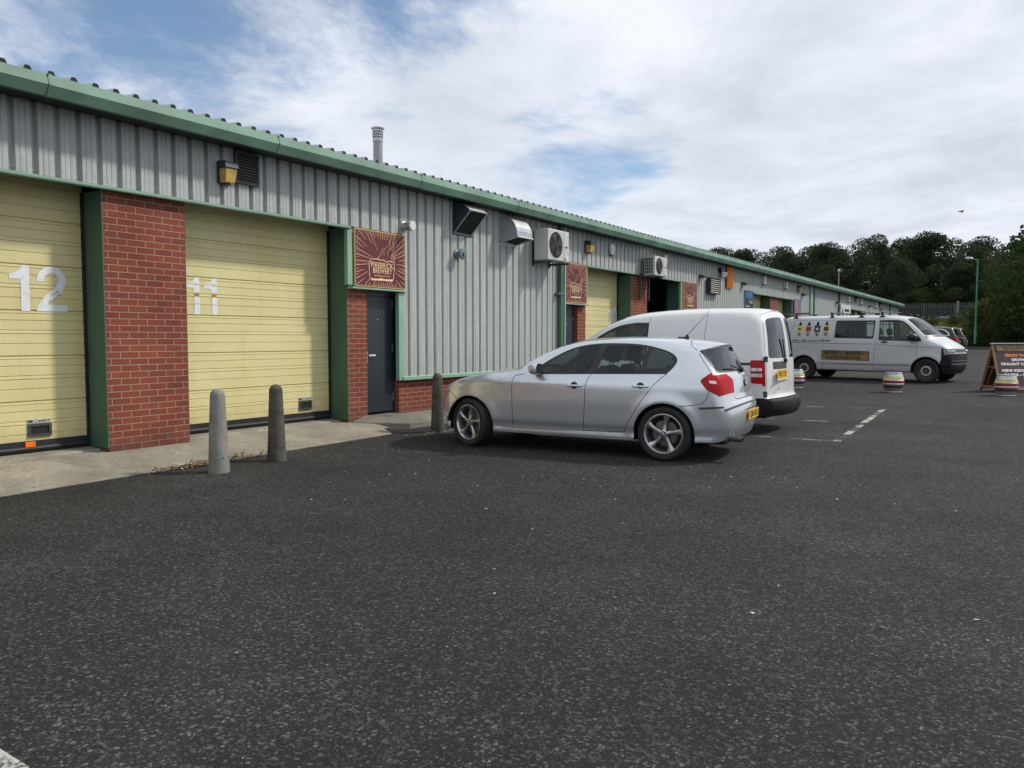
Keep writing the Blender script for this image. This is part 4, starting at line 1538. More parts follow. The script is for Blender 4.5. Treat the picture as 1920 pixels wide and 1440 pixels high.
# ------------------------------------------------------------------ casks and the sandwich board
def make_keg():
    t = thing('beer_cask', 'cask', 'cask', (0, 0, 0), 0, 'steel beer casks with painted bands')
    S = 0.485
    def rad(u):
        return 0.232 * (0.80 + 0.20 * math.sin(math.pi * min(max((u - 0.06) / 0.88, 0), 1)) ** 0.8)
    mb = MB()
    prof = [(0.150, 0.02 * S), (0.186, 0.0), (0.190, 0.012)]
    for k in range(25):
        u = 0.05 + 0.90 * k / 24
        prof.append((rad(u), u * S))
    for u in (0.43, 0.62):
        for i, (r_, h_) in enumerate(prof):
            if abs(h_ / S - u) < 0.012:
                prof[i] = (r_ + 0.011, h_)
    prof += [(0.190, S - 0.006), (0.186, S), (0.172, S), (0.170, S - 0.05), (0.0, S - 0.055)]
    mb.lathe(prof, (0, 0, 0), (0, 0, 1), 36)
    for a in (-1.57, 1.57):
        q = Matrix.Rotation(a, 4, 'Z')
        mb.box(0.178, 0.1925, -0.055, 0.055, S - 0.048, S - 0.018, 1, q)
    mb.build('barrel', ['keg_steel', 'off_white'], t, smooth=True)
    for nm, u0, u1, mat in (('yellow_band', 0.655, 0.775, 'band_yellow'), ('red_band', 0.46, 0.585, 'band_red'), ('brown_band', 0.215, 0.36, 'band_brown')):
        b = MB()
        b.lathe([(rad(u0 + (u1 - u0) * k / 6) + 0.0025, (u0 + (u1 - u0) * k / 6) * S) for k in range(7)], (0, 0, 0), (0, 0, 1), 36, 0, False)
        b.build(nm, mat, t, smooth=True)
    b = MB()
    for u0, u1 in ((0.40, 0.455), (0.59, 0.65)):
        b.lathe([(rad(u0) + 0.003, u0 * S), (rad((u0 + u1) / 2) + 0.0035, (u0 + u1) / 2 * S), (rad(u1) + 0.003, u1 * S)], (0, 0, 0), (0, 0, 1), 36, 0, False)
    b.build('white_band', 'white_plastic', t, smooth=True)
    b = MB()
    b.lathe([(0.018, 0), (0.016, 0.014)], (-rad(0.52), 0, 0.52 * S), (-1, 0, 0), 10)
    b.build('bung', 'off_white', t)
    return t
keg = make_keg()
keg.location = (-2.75, 21.34, gz(21.34))
keg.rotation_euler.z = 0.0
keg['label'] = 'banded beer cask standing alone in front of the white livery van'
dup(keg, (-0.41, 21.40, gz(21.4)), 0.15, 'banded beer cask standing in front of the sandwich board')
dup(keg, (-5.17, 21.77, gz(21.77)), -0.4, 'banded beer cask partly hidden behind the white delivery van rear')

def a_board():
    ang = R(33)
    bx, by = -0.77, 22.62
    t = thing('sandwich_board', 'dark brown wooden sandwich board advertising beer, with a cask in front', 'sign', (bx, by, gz(by)), ang - R(90))
    # local frame: +x faces the viewer side, +y runs along the board to the right
    W, H = 1.22, 1.17
    def panel(sgn):
        foot = sgn * 0.44
        a = math.atan2(foot, H)
        return Matrix.Rotation(a, 4, 'Y')
    F = Matrix.Translation((0.0, 0, H)) @ Matrix.Rotation(-math.atan2(0.44, H), 4, 'Y') @ Matrix.Translation((0, 0, -math.hypot(0.44, H)))
    B = Matrix.Translation((0.0, 0, H)) @ Matrix.Rotation(math.atan2(0.44, H), 4, 'Y') @ Matrix.Translation((0, 0, -math.hypot(0.44, H)))
    L = math.hypot(0.44, H)
    mb = MB()
    mb.box(-0.012, 0.0, 0.03, W - 0.03, 0.10, L - 0.02, 0, F)
    mb.build('front_panel', 'board_face', t)
    mb = MB()
    mb.box(0.0, 0.012, 0.03, W - 0.03, 0.08, L - 0.02, 0, B)
    mb.build('rear_panel', 'wood', t)
    fr = MB()
    for m_, s in ((F, 1), (B, -1)):
        x0, x1 = (-0.035, 0.006) if s > 0 else (-0.006, 0.035)
        fr.box(x0, x1, -0.004, 0.032, 0.0, L - 0.01, 0, m_)
        fr.box(x0, x1, W - 0.032, W + 0.004, 0.0, L - 0.01, 0, m_)
        fr.box(x0, x1, 0.033, W - 0.033, 0.07, 0.15, 0, m_)
    fr.box(-0.40, 0.40, -0.012, 0.006, 0.10, 0.145)
    fr.box(-0.40, 0.40, W - 0.006, W + 0.012, 0.10, 0.145)
    fr.build('frame', 'wood_pale', t)
    st = MB()
    for y in (0.0, W):
        st.rod((-0.30, y, 0.16), (0.02, y, 0.92), 0.009, 6)
        st.rod((-0.12, y, 0.16), (0.17, y, 0.72), 0.009, 6)
        st.rod((-0.20, y, 0.63), (0.20, y, 0.58), 0.009, 6)
    st.build('stay', 'wood_pale', t)
    tp = MB()
    tp.box(-0.03, 0.03, -0.02, W + 0.02, H - 0.004, H + 0.02)
    tp.build('top_strip', 'white_plastic', t)
    wh = MB()
    for y in (0.03, W - 0.03):
        wh.lathe([(0.045, -0.012), (0.045, 0.012)], (-0.42, y, 0.045), (0, 1, 0), 12)
    wh.build('castor', 'black_plastic', t)
    hd = MB()
    hd.box(0.001, 0.012, 0.10, W - 0.10, L - 0.19, L - 0.055, 0, F)
    put_text(hd, 'FIREBRICK BREWERY', 0.06, W / 2 - 0.05, L - 0.098, 0.0135, 1, offset=0.001, mat=F, width=0.66)
    put_text(hd, 'BLAYDON-ON-TYNE', 0.055, W / 2 - 0.05, L - 0.150, 0.0135, 1, offset=0.001, mat=F, width=0.58)
    hd.sheet([(W - 0.19, L - 0.175), (W - 0.12, L - 0.17), (W - 0.125, L - 0.13), (W - 0.15, L - 0.10), (W - 0.18, L - 0.14)], 0.0135, 1, F)
    hd.build('header_plate', ['brass_sign', 'dark_ink'], t)
    x = MB()
    put_text(x, 'FROM THE TAP', 0.10, W / 2 + 0.05, L - 0.305, 0.002, 0, offset=0.006, mat=F, width=0.78)
    put_text(x, 'GROWLERS', 0.085, W / 2 + 0.05, L - 0.415, 0.002, 1, offset=0.005, mat=F, width=0.52)
    put_text(x, 'DRAUGHT CARRY OUT', 0.085, W / 2 + 0.03, L - 0.525, 0.002, 1, offset=0.005, mat=F, width=1.0)
    x.box(0.001, 0.003, 0.34, W - 0.2, L - 0.608, L - 0.600, 2, F)
    put_text(x, 'MINI KEGS - GIFTS', 0.085, W / 2 + 0.02, L - 0.690, 0.002, 1, offset=0.005, mat=F, width=1.0)
    put_text(x, 'CASKS - BOTTLES', 0.085, W / 2 + 0.02, L - 0.80, 0.002, 1, offset=0.005, mat=F, width=0.95)
    x.build('lettering', ['text_orange', 'text_white', 'sign_rust'], t)
    ps = MB()
    ps.box(0.001, 0.004, 0.62, 1.12, 0.11, L - 0.86, 0, F)
    put_text(ps, 'OPENING HOURS', 0.05, 0.87, L - 0.91, 0.0055, 1, offset=0.001, mat=F)
    put_text(ps, 'SAT 12-6', 0.05, 0.87, L - 0.98, 0.0055, 1, offset=0.001, mat=F)
    ps.box(0.0045, 0.006, 0.66, 0.80, 0.13, 0.24, 2, F)
    ps.box(0.0045, 0.006, 0.84, 0.98, 0.13, 0.22, 2, F)
    ps.build('poster', ['off_white', 'navy_metal', 'sign_rust'], t)
a_board()

# ------------------------------------------------------------------ street lamps
def street_lamp(x, y, z0, z1, arm, mat, label):
    t = thing('street_lamp', label, 'street lamp', (x, y, z0), 0)
    h = z1 - z0
    mb = MB()
    mb.lathe([(0.10, 0), (0.10, 1.2), (0.065, 1.25), (0.055, h)], (0, 0, 0), (0, 0, 1), 12)
    if arm:
        mb.rod((0, 0, h - 0.02), (-arm, 0, h + 0.10), 0.04, 8)
    mb.build('post', mat, t, smooth=True)
    hd = MB()
    if arm:
        hd.lathe([(0.05, 0), (0.13, 0.10), (0.15, 0.45), (0.08, 0.62)], (-arm + 0.1, 0, h + 0.09), (-1, 0, 0.16), 12)
    else:
        hd.lathe([(0.06, -0.05), (0.15, 0.02), (0.14, 0.16), (0.05, 0.24)], (0, 0, h), (0, 0, 1), 12)
    hd.build('lamp_head', 'galvanised', t, smooth=True)
street_lamp(-3.95, 80.0, 0.9, 8.17, 0.45, 'green_pole', 'tall green street lamp with a short arm at the right of the yard')
street_lamp(-17.15, 90.0, 0.8, 8.45, 0, 'flue_grey', 'grey lamp post rising behind the far roof')

# ------------------------------------------------------------------ bank, fence
def bank_z(x, y):
    t = min(max((y - 82.0) / 5.0, 0), 1)
    t = t * t * (3 - 2 * t)
    return gz(y) - 0.05 + t * (2.35 + 0.35 * noise.noise((x * 0.15, y * 0.15, 0)))
grid_sheet('grass_bank', [-70 + 2.0 * k for k in range(56)], [80.5 + 0.6 * k for k in range(14)] + [90, 95, 110, 130], bank_z, 'leaf_bank')

def leaf_cloud(mb, n, pos_fn, size, rnd, mi=0):
    for k in range(n):
        p, nr = pos_fn(rnd)
        s = rnd.uniform(0.6, 1.3) * size
        d = Vector((rnd.gauss(0, 1), rnd.gauss(0, 1), rnd.gauss(0, 1)))
        u = (d + nr * 0.2).normalized()
        v = u.cross(Vector((rnd.gauss(0, 1), rnd.gauss(0, 1), rnd.gauss(0, 1))))
        if v.length < 1e-3:
            continue
        v = v.normalized()
        w = u.cross(v)
        mb.add([p - u * s, p + v * s * 0.55 + w * s * 0.15, p + u * s, p - v * s * 0.55 - w * s * 0.1], [(0, 1, 2, 3)], mi)

def in_blob(c, r):
    def f(rnd):
        while True:
            d = Vector((rnd.uniform(-1, 1), rnd.uniform(-1, 1), rnd.uniform(-1, 1)))
            if 0.05 < d.length < 1:
                break
        q = d.normalized() * (d.length ** 0.45)
        return Vector((c[0] + q.x * r[0], c[1] + q.y * r[1], c[2] + q.z * r[2])), d.normalized()
    return f

def make_tree(seed, H, Wd, leafmat, nleaf, size, low, name, label, cat, group=None, nb=20, open_=0.5):
    """trunk with limbs; crown is many leaf clumps of uneven size with gaps between"""
    rnd = random.Random(seed)
    t = thing(name, label, cat, (0, 0, 0), 0, group)
    tr = MB()
    top = Vector((rnd.uniform(-.3, .3), rnd.uniform(-.3, .3), H * 0.72))
    tr.rod((0, 0, -0.3), top * 0.5, H * 0.020, 8, H * 0.014)
    tr.rod(top * 0.5, top, H * 0.014, 8, H * 0.006)
    blobs = []
    for k in range(nb):
        u = rnd.random()
        z = H * (low + (0.93 - low) * u ** 0.85)
        env = math.sin(math.pi * min(1, (u * 0.80 + 0.18))) ** 0.7
        a = rnd.uniform(0, 6.28)
        rr = Wd * 0.5 * env * math.sqrt(rnd.random()) * 0.92
        c = Vector((rr * math.cos(a), rr * math.sin(a), z))
        r = Wd * rnd.uniform(0.10, 0.20) * (0.75 + 0.35 * env)
        blobs.append((c, (r, r, r * rnd.uniform(0.6, 0.85))))
        st = top * min(0.95, max(0.25, (z / H - 0.12) / 0.72 * rnd.uniform(0.7, 1.0)))
        tr.rod(st, c, H * 0.005, 5, H * 0.0018)
    tr.build('trunk', 'bark', t, smooth=True)
    mb = MB()
    tot = sum(b[1][0] ** 2 for b in blobs)
    for c, r in blobs:
        leaf_cloud(mb, int(nleaf * r[0] ** 2 / tot), in_blob(c, r), size, rnd)
    mb.build('crown', leafmat, t)
    return t

GR = 'wood of tall trees behind the yard'
protos = [make_tree(21 + k, 10.0, w, 'leaf_wood', 13000, 0.115, lo, 'tree', 'tree', 'tree', GR, nb=46) for k, (w, lo) in enumerate(((7.5, 0.16), (6.6, 0.22), (8.4, 0.12), (7.0, 0.10)))]
# world x, y, height and what tells each tree apart
spots = [(-36.6, 109, 12.6), (-33.2, 110, 12.4), (-30.0, 112, 12.6), (-27.2, 108, 11.8), (-24.4, 112, 12.4), (-21.6, 106, 11.9), (-18.6, 110, 12.6), (-15.6, 104, 12.0), (-12.8, 108, 12.2),
         (-10.0, 103, 12.2), (-7.2, 106, 11.6), (-4.4, 101, 11.0), (-1.2, 104, 10.8), (3.0, 102, 11.0),
         (-40.5, 122, 13.0), (-36.5, 121, 12.4), (-30.5, 122, 12.8), (-24.0, 121, 12.6), (-17.5, 119, 13.2), (-11.5, 117, 12.2), (-5.8, 116, 12.0), (0.5, 115, 11.6), (-34.0, 104, 8.6), (-20.6, 100, 8.4), (-12.0, 97.5, 8.6), (-6.4, 97, 8.0), (-1.4, 96, 8.8)]
PL = ['front row tree at the far left of the wood, first above the roof line', 'front row tree second from the left over the green gutter', 'loose crowned front row tree third from the left above the roof',
      'low front row tree fourth from the left above the roof', 'front row tree fifth from the left, above the roof lamp post', 'front row tree just left of the tallest middle crown',
      'front row tree filling the wood above the far roof end', 'tallest front tree, its round crown standing above the middle of the wood', 'slimmer front tree just right of the tallest crown',
      'front tree above the grey palisade fence', 'front tree above the concrete fence post', 'front tree just behind the green street lamp', 'front tree right of the street lamp', 'front tree at the right edge behind the large dark tree',
      'back row tree at the far left seen through the front crowns', 'back row tree second from the left', 'back row tree third from the left', 'back row tree fourth from the left', 'back row tree left of the middle gap',
      'back row tree behind the tallest middle crown', 'back row tree above the street lamp', 'back row tree at the right edge', 'short understorey tree at left behind the roof', 'short understorey tree behind the far roof end',
      'short understorey tree behind the left end of the fence', 'short understorey tree behind the right end of the fence', 'short understorey tree behind the street lamp base']
for i, (x, y, h) in enumerate(spots):
    pr_ = protos[i % 4]
    zb = bank_z(x, min(y, 95)) - 0.2
    k = (h - 1.2) / 10.0
    if i < 4:
        pr_.location = (x, y, zb)
        pr_.rotation_euler.z = i * 1.3
        pr_.scale = (k, k, k)
        pr_['label'] = PL[i]
    else:
        dup(pr_, (x, y, zb), (i * 2.4) % 6.28, PL[i], (k * random.uniform(0.92, 1.12), k * random.uniform(0.92, 1.12), k))

bt = make_tree(77, 11.2, 11.5, 'leaf_near', 26000, 0.17, 0.02, 'tree', 'large dense dark green tree filling the right edge', 'tree', nb=70)
bt.location = (2.6, 78.5, 0.7)

# shrubs on the bank and along the foot of it
shr = [make_tree(140 + k, 2.2, w, m_, 2400, 0.085, 0.03, 'shrub', 'shrub', 'shrub', 'shrubs along the foot of the bank', nb=26) for k, (w, m_) in enumerate(((3.2, 'leaf_bush'), (2.8, 'leaf_near'), (3.6, 'leaf_bush')))]
SL = ['low shrub behind the parked black cars, left end of the row', 'low shrub second from the left behind the black cars', 'low shrub just right of the farther black car', 'shrub at the bank foot left of the street lamp base',
      'shrub at the bank foot under the street lamp', 'shrub right of the street lamp base', 'shrub above the left corner of the sandwich board', 'shrub above the middle of the sandwich board', 'shrub above the right half of the sandwich board',
      'taller olive shrub on the bank just right of the street lamp', 'taller olive shrub on the bank near the right edge', 'tall shrub below the large dark tree', 'shrub at the right edge behind the sandwich board',
      'grassy shrub on top of the bank under the fence, left part', 'grassy shrub on top of the bank under the fence, middle part', 'grassy shrub on top of the bank under the concrete fence post', 'grassy shrub between fence end and street lamp', 'dark shrub halfway up the bank behind the black cars', 'dark shrub halfway up the bank left of the lamp',
      'bushy undergrowth behind the left end of the fence', 'bushy undergrowth behind the fence, second from its left end', 'bushy undergrowth behind the fence, third from its left end', 'bushy undergrowth behind the middle of the fence', 'bushy undergrowth behind the fence left of the concrete post', 'bushy undergrowth behind the concrete fence post', 'bushy undergrowth behind the right end of the fence', 'bushy undergrowth beyond the fence end behind the street lamp']
SS = [(-9.6, 82.0, 0.55), (-7.6, 81.8, 0.55), (-5.6, 81.9, 0.62), (-4.6, 82.4, 0.65), (-3.2, 81.6, 0.70), (-2.0, 81.8, 0.72), (-0.9, 81.2, 0.80), (0.4, 81.0, 0.9), (1.8, 81.2, 1.1),
      (-2.4, 84.4, 1.6), (-0.6, 83.6, 2.0), (0.6, 82.8, 1.8), (3.0, 81.6, 1.5),
      (-9.4, 86.0, 0.42), (-7.7, 86.0, 0.40), (-6.0, 86.0, 0.45), (-4.2, 85.6, 0.62), (-6.9, 83.0, 0.5), (-4.9, 83.0, 0.55)] + [(-16.4 + 2.15 * k, 97.5 + (k % 3), 1.75) for k in range(8)]
for i, (x, y, k) in enumerate(SS):
    q = shr[i % 3]
    zb = bank_z(x, y) - 0.08
    if i < 3:
        q.location = (x, y, zb)
        q.scale = (k, k, k)
        q['label'] = SL[i]
    else:
        dup(q, (x, y, zb), i * 1.9, SL[i], (k * 1.05, k * 1.05, k))

def tufts():
    rnd = random.Random(9)
    mb = MB()
    for k in range(9000):
        x, y = rnd.uniform(-14, 4), 82.2 + 6 * rnd.random()
        z = bank_z(x, y)
        h = rnd.uniform(0.10, 0.34)
        a = rnd.uniform(0, 6.28)
        w = rnd.uniform(0.02, 0.05)
        mb.add([(x - w * math.cos(a), y - w * math.sin(a), z), (x + w * math.cos(a), y + w * math.sin(a), z), (x + rnd.gauss(0, .1), y + rnd.gauss(0, .1), z + h)], [(0, 1, 2)])
    return tag(mb.build('bank_grass', 'leaf_bank'), 'rough olive grass covering the bank below the fence', 'grass', kind='stuff')
tufts()

def fence():
    y = 88.0
    t = thing('palisade_fence', 'grey steel palisade fence on top of the bank', 'fence', (-9.5, y, 3.0))
    zb = -0.35
    mb = MB()
    x = -7.0
    while x < 5.9:
        mb.box(x, x + 0.065, -0.012, 0.0, zb, 1.78)
        mb.prism([(x, 1.78), (x + 0.065, 1.78), (x + 0.0325, 1.86)], 0.012, 0, Matrix(((0, 1, 0, 0), (-1, 0, 0, 0), (0, 0, 1, 0), (0, 0, 0, 1))))
        x += 0.155
    for z in (0.15, 1.45):
        mb.box(-7.0, 5.9, 0.002, 0.045, z, z + 0.05)
    mb.build('pale_panel', 'fence_steel', t)
    for k in range(6):
        p = MB()
        xx = -7.0 + k * 2.58
        p.box(xx - 0.05, xx + 0.05, 0.047, 0.14, zb, 1.75)
        p.build('post', 'fence_steel', t)
    c = MB()
    c.box(3.50, 3.74, -0.10, -0.015, zb, 1.98)
    c.build('concrete_post', 'concrete_pale', t)
fence()

t = thing('bird', 'small dark bird flying in the pale sky above the trees', 'bird', (-3.97, 60, 9.64), 0.6)
mb = MB()
mb.lathe([(0.0, -0.16), (0.03, -0.08), (0.045, 0.0), (0.03, 0.1), (0.0, 0.16)], (0, 0, 0), (1, 0, 0), 8)
for s in (-1, 1):
    for k, (a, b) in enumerate((((0.05, 0.0), (0.02, 0.12)), ((0.02, 0.12), (-0.08, 0.02)))):
        y0, y1 = s * (0.03 + 0.14 * k), s * (0.17 + 0.16 * k)
        z0, z1 = (0.0, 0.09)[k], (0.09, 0.03)[k]
        mb.add([(0.06 - 0.02 * k, y0, z0), (-0.06, y0, z0), (-0.06 - 0.02 * k, y1, z1), (0.03 - 0.04 * k, y1, z1)], [(0, 1, 2, 3)])
mb.build('body', 'bird_grey', t)
# ------------------------------------------------------------------ vehicles
def pip(px, py, poly):
    """points in polygon, vectorised"""
    inside = np.zeros(len(px), bool)
    n = len(poly)
    j = n - 1
    for i in range(n):
        xi, yi = poly[i]
        xj, yj = poly[j]
        c = ((yi > py) != (yj > py))
        if yi != yj:
            c &= px < (xj - xi) * (py - yi) / (yj - yi) + xi
        inside ^= c
        j = i
    return inside

def strip(pts, w):
    """thin closed polygon along a polyline (a panel gap)"""
    l, r = [], []
    for i, p in enumerate(pts):
        a = pts[max(i - 1, 0)]
        b = pts[min(i + 1, len(pts) - 1)]
        d = math.hypot(b[0] - a[0], b[1] - a[1]) or 1
        nx, ny = -(b[1] - a[1]) / d * w / 2, (b[0] - a[0]) / d * w / 2
        l.append((p[0] + nx, p[1] + ny))
        r.append((p[0] - nx, p[1] - ny))
    return l + r[::-1]

def rounded(pts, r=0.04, n=4):
    """polygon with rounded corners"""
    out = []
    m = len(pts)
    for i in range(m):
        a, b, c = pts[i - 1], pts[i], pts[(i + 1) % m]
        la, lc = math.hypot(a[0] - b[0], a[1] - b[1]), math.hypot(c[0] - b[0], c[1] - b[1])
        k1, k2 = min(r, la * 0.45) / la, min(r, lc * 0.45) / lc
        p = (b[0] + (a[0] - b[0]) * k1, b[1] + (a[1] - b[1]) * k1)
        q = (b[0] + (c[0] - b[0]) * k2, b[1] + (c[1] - b[1]) * k2)
        for j in range(n + 1):
            t = j / n
            out.append(((1 - t) ** 2 * p[0] + 2 * t * (1 - t) * b[0] + t * t * q[0], (1 - t) ** 2 * p[1] + 2 * t * (1 - t) * b[1] + t * t * q[1]))
    return out

def dens(poly, step=0.06):
    out = []
    m = len(poly)
    for i in range(m):
        a, b = poly[i], poly[(i + 1) % m]
        k = max(1, int(math.hypot(b[0] - a[0], b[1] - a[1]) / step))
        for j in range(k):
            out.append((a[0] + (b[0] - a[0]) * j / k, a[1] + (b[1] - a[1]) * j / k))
    return out

def cut(outline, holes, regions, step):
    """constrained triangulation; returns verts and {region name: triangles}"""
    vs, es = [], []
    def loop(p):
        b = len(vs)
        vs.extend(Vector(q) for q in p)
        es.extend((b + i, b + (i + 1) % len(p)) for i in range(len(p)))
    loop(outline)
    for h in holes:
        loop(dens(h))
    for nm, p in regions:
        loop(dens(p))
    xs = [p[0] for p in outline]
    ys = [p[1] for p in outline]
    x = min(xs) + step / 2
    gx = []
    while x < max(xs):
        y = min(ys) + step / 2
        while y < max(ys):
            gx.append((x + 0.13 * step * math.sin(y * 37), y + 0.13 * step * math.sin(x * 41)))
            y += step
        x += step
    if gx:
        a = np.array(gx)
        ins = pip(a[:, 0], a[:, 1], outline)
        vs.extend(Vector(p) for p, k in zip(gx, ins) if k)
    ov, oe, of, _, _, _ = delaunay_2d_cdt(vs, es, [], 0, 1e-5)
    P_ = np.array([(v.x, v.y) for v in ov])
    T = np.array([f for f in of if len(f) == 3])
    ce = P_[T].mean(1)
    ok = pip(ce[:, 0], ce[:, 1], outline)
    for h in holes:
        ok &= ~pip(ce[:, 0], ce[:, 1], h)
    names = np.array(['body'] * len(T), dtype=object)
    done = np.zeros(len(T), bool)
    for nm, p in regions:
        k = pip(ce[:, 0], ce[:, 1], p) & ~done
        names[k] = nm
        done |= k
    return P_, T[ok], names[ok]

class Car:
    def __init__(s, E, C, ytab, xtab, arches, p=2.6, flare=0.012, nsub=6, ptab=None):
        s.E = catmull(E, nsub)
        s.C = catmull(C, nsub)
        s.nsub = nsub
        s.ytab, s.xtab, s.arches, s.p, s.flare = ytab, xtab, arches, p, flare
        s.ptab = ptab
        t = [0.0]
        for i in range(1, len(s.E)):
            d = 0.5 * (math.dist(s.E[i], s.E[i - 1]) + math.dist(s.C[i], s.C[i - 1]))
            t.append(t[-1] + max(d, 1e-3))
        s.t = t
    def Y(s, x, z):
        y = lerp_tab(s.ytab, z) * lerp_tab(s.xtab, x)
        for cx, cz, r in s.arches:
            d = math.hypot(x - cx, z - cz)
            y += s.flare * math.exp(-((d - r - 0.015) / 0.075) ** 2)
        return y
    def at(s, tt):
        i = int(np.searchsorted(s.t, tt, side='right') - 1)
        i = min(max(i, 0), len(s.t) - 2)
        k = (tt - s.t[i]) / (s.t[i + 1] - s.t[i])
        k = min(max(k, 0), 1)
        e = tuple(a + (b - a) * k for a, b in zip(s.E[i], s.E[i + 1]))
        c = tuple(a + (b - a) * k for a, b in zip(s.C[i], s.C[i + 1]))
        return e, c
    def ti(s, idx):
        f = idx * s.nsub
        i = min(int(f), len(s.t) - 2)
        return s.t[i] + (s.t[i + 1] - s.t[i]) * (f - i)
    def side(s, x, z):
        return Vector((x, s.Y(x, z), z))
    def top(s, tt, y):
        e, c = s.at(tt)
        ye = s.Y(*e)
        a = min(abs(y) / ye, 1.0)
        p = s.p if s.ptab is None else lerp_tab(s.ptab, tt)
        k = a ** p
        return Vector((c[0] + (e[0] - c[0]) * k, y, c[1] + (e[1] - c[1]) * k))
    def normal(s, f, a, b, h=0.012):
        n = (f(a + h, b) - f(a - h, b)).cross(f(a, b + h) - f(a, b - h))
        return n.normalized() if n.length > 1e-9 else Vector((0, 0, 1))

def shell(car, root, outline, holes, regions, ribbon, mats, step=0.06, parents=None, labels=None):
    """build both flanks and the top ribbon, one mesh per region name.
    mats: name -> (object name, material, inward offset, parent key)"""
    acc = {}
    def put(nm, sgn, vs, ns, tris):
        key = (nm, sgn)
        if key not in acc:
            acc[key] = ([], [], [])
        V, Nn, F = acc[key]
        b = len(V)
        V += vs
        Nn += ns
        F += [tuple(b + i for i in t) for t in tris]
    P_, T, names = cut(outline, holes, regions, step)
    pos = [car.side(*p) for p in P_]
    nor = []
    for p in P_:
        n = car.normal(car.side, *p)
        nor.append(n if n.y > 0 else -n)
    Ea = np.array(car.E)
    edge_n = []
    ctr = Vector((sum(c[0] for c in car.C) / len(car.C), 0, 0.6))
    for k, e in enumerate(car.E):
        sn = car.normal(car.side, *e)
        sn = sn if sn.y > 0 else -sn
        ye_ = car.Y(*e)
        rn = car.normal(car.top, min(max(car.t[k], 0.013), car.t[-1] - 0.013), ye_ - 0.014)
        rn = rn if rn.dot(car.top(car.t[k], ye_) - ctr) > 0 else -rn
        edge_n.append((sn + rn).normalized())
    for i, p in enumerate(P_):
        d = np.hypot(Ea[:, 0] - p[0], Ea[:, 1] - p[1])
        k = int(d.argmin())
        w = max(0.0, 1 - d[k] / 0.09)
        if w > 0:
            w = w * w * (3 - 2 * w)
            nor[i] = nor[i].lerp(edge_n[k], w).normalized()
    for nm in set(names):
        tr = T[names == nm]
        idx = np.unique(tr)
        mp = {int(v): i for i, v in enumerate(idx)}
        off = mats[nm][2]
        vs = [pos[i] + nor[i] * off for i in idx]
        ns = [nor[i] for i in idx]
        tt = []
        for f in tr:
            a, b, c = (mp[int(q)] for q in f)
            if (vs[b] - vs[a]).cross(vs[c] - vs[a]).y < 0:
                b, c = c, b
            tt.append((a, b, c))
        put(nm, 1, [tuple(v) for v in vs], [tuple(n) for n in ns], tt)
        put(nm, -1, [(v.x, -v.y, v.z) for v in vs], [(n.x, -n.y, n.z) for n in ns], [(a, c, b) for a, b, c in tt])
    # ribbon over the top, cut per block of t so that steep ends and the roof share one rule
    t = car.t
    ye = [car.Y(*e) for e in car.E]
    ol = [(a, b) for a, b in zip(t, ye)] + [(a, -b) for a, b in zip(reversed(t), reversed(ye))]
    P_, T, names = cut(ol, [], ribbon, step * 1.25)
    pos = [car.top(*p) for p in P_]
    nor = []
    ctr = Vector((sum(c[0] for c in car.C) / len(car.C), 0, 0.6))
    for p, q in zip(P_, pos):
        e, c = car.at(p[0])
        lim = car.Y(*e)
        n = car.normal(car.top, p[0], max(min(p[1], lim - 0.013), -lim + 0.013))
        if n.dot(q - ctr) < 0:
            n = -n
        w = max(0.0, 1 - (lim - abs(p[1])) / 0.10)
        if w > 0:
            k = int(np.abs(np.array(car.t) - p[0]).argmin())
            en = edge_n[k] if p[1] > 0 else Vector((edge_n[k].x, -edge_n[k].y, edge_n[k].z))
            w = w * w * (3 - 2 * w)
            n = n.lerp(en, w).normalized()
        nor.append(n)
    for nm in set(names):
        tr = T[names == nm]
        idx = np.unique(tr)
        mp = {int(v): i for i, v in enumerate(idx)}
        off = mats[nm][2]
        vs = [pos[i] + nor[i] * off for i in idx]
        ns = [nor[i] for i in idx]
        if nm in ('screen', 'rwin'):                      # rear glass is nearly flat
            flat = []
            for i, n_ in zip(idx, ns):
                m_ = car.normal(car.top, P_[i][0], 0.0)
                m_ = m_ if m_.dot(n_) > 0 else -m_
                flat.append(n_.lerp(m_, 0.5).normalized())
            ns = flat
        tt = []
        for f in tr:
            a, b, c = (mp[int(q)] for q in f)
            g = (vs[b] - vs[a]).cross(vs[c] - vs[a])
            if g.dot(ns[a]) < 0:
                b, c = c, b
            tt.append((a, b, c))
        if mats[nm][0] in ('tail_light', 'headlight', 'reversing_lens'):
            for sg in (1, -1):
                sel = [f for f in tt if sum(vs[i].y for i in f) * sg > 0]
                used = sorted({i for f in sel for i in f})
                mq = {v: i for i, v in enumerate(used)}
                if sel:
                    put(nm, sg, [tuple(vs[i]) for i in used], [tuple(ns[i]) for i in used], [tuple(mq[i] for i in f) for f in sel])
        else:
            put(nm, 0, [tuple(v) for v in vs], [tuple(n) for n in ns], tt)
    # merge what shares an object name and side into one mesh
    objs = {}
    groups = {}
    for (nm, sg), (V, Nn, F) in acc.items():
        oname, mat, off, par = mats[nm]
        per_side = oname in ('door', 'window', 'headlight', 'tail_light', 'side_window', 'quarter_window', 'reversing_lens', 'sliding_rail') or (par and par.startswith('door'))
        key = (oname, par, (sg if per_side else 0), nm if per_side and sg and oname in ('door', 'window', 'side_window') else (nm if oname == 'bumper' else ''))
        groups.setdefault(key, []).append((V, Nn, F, mat))
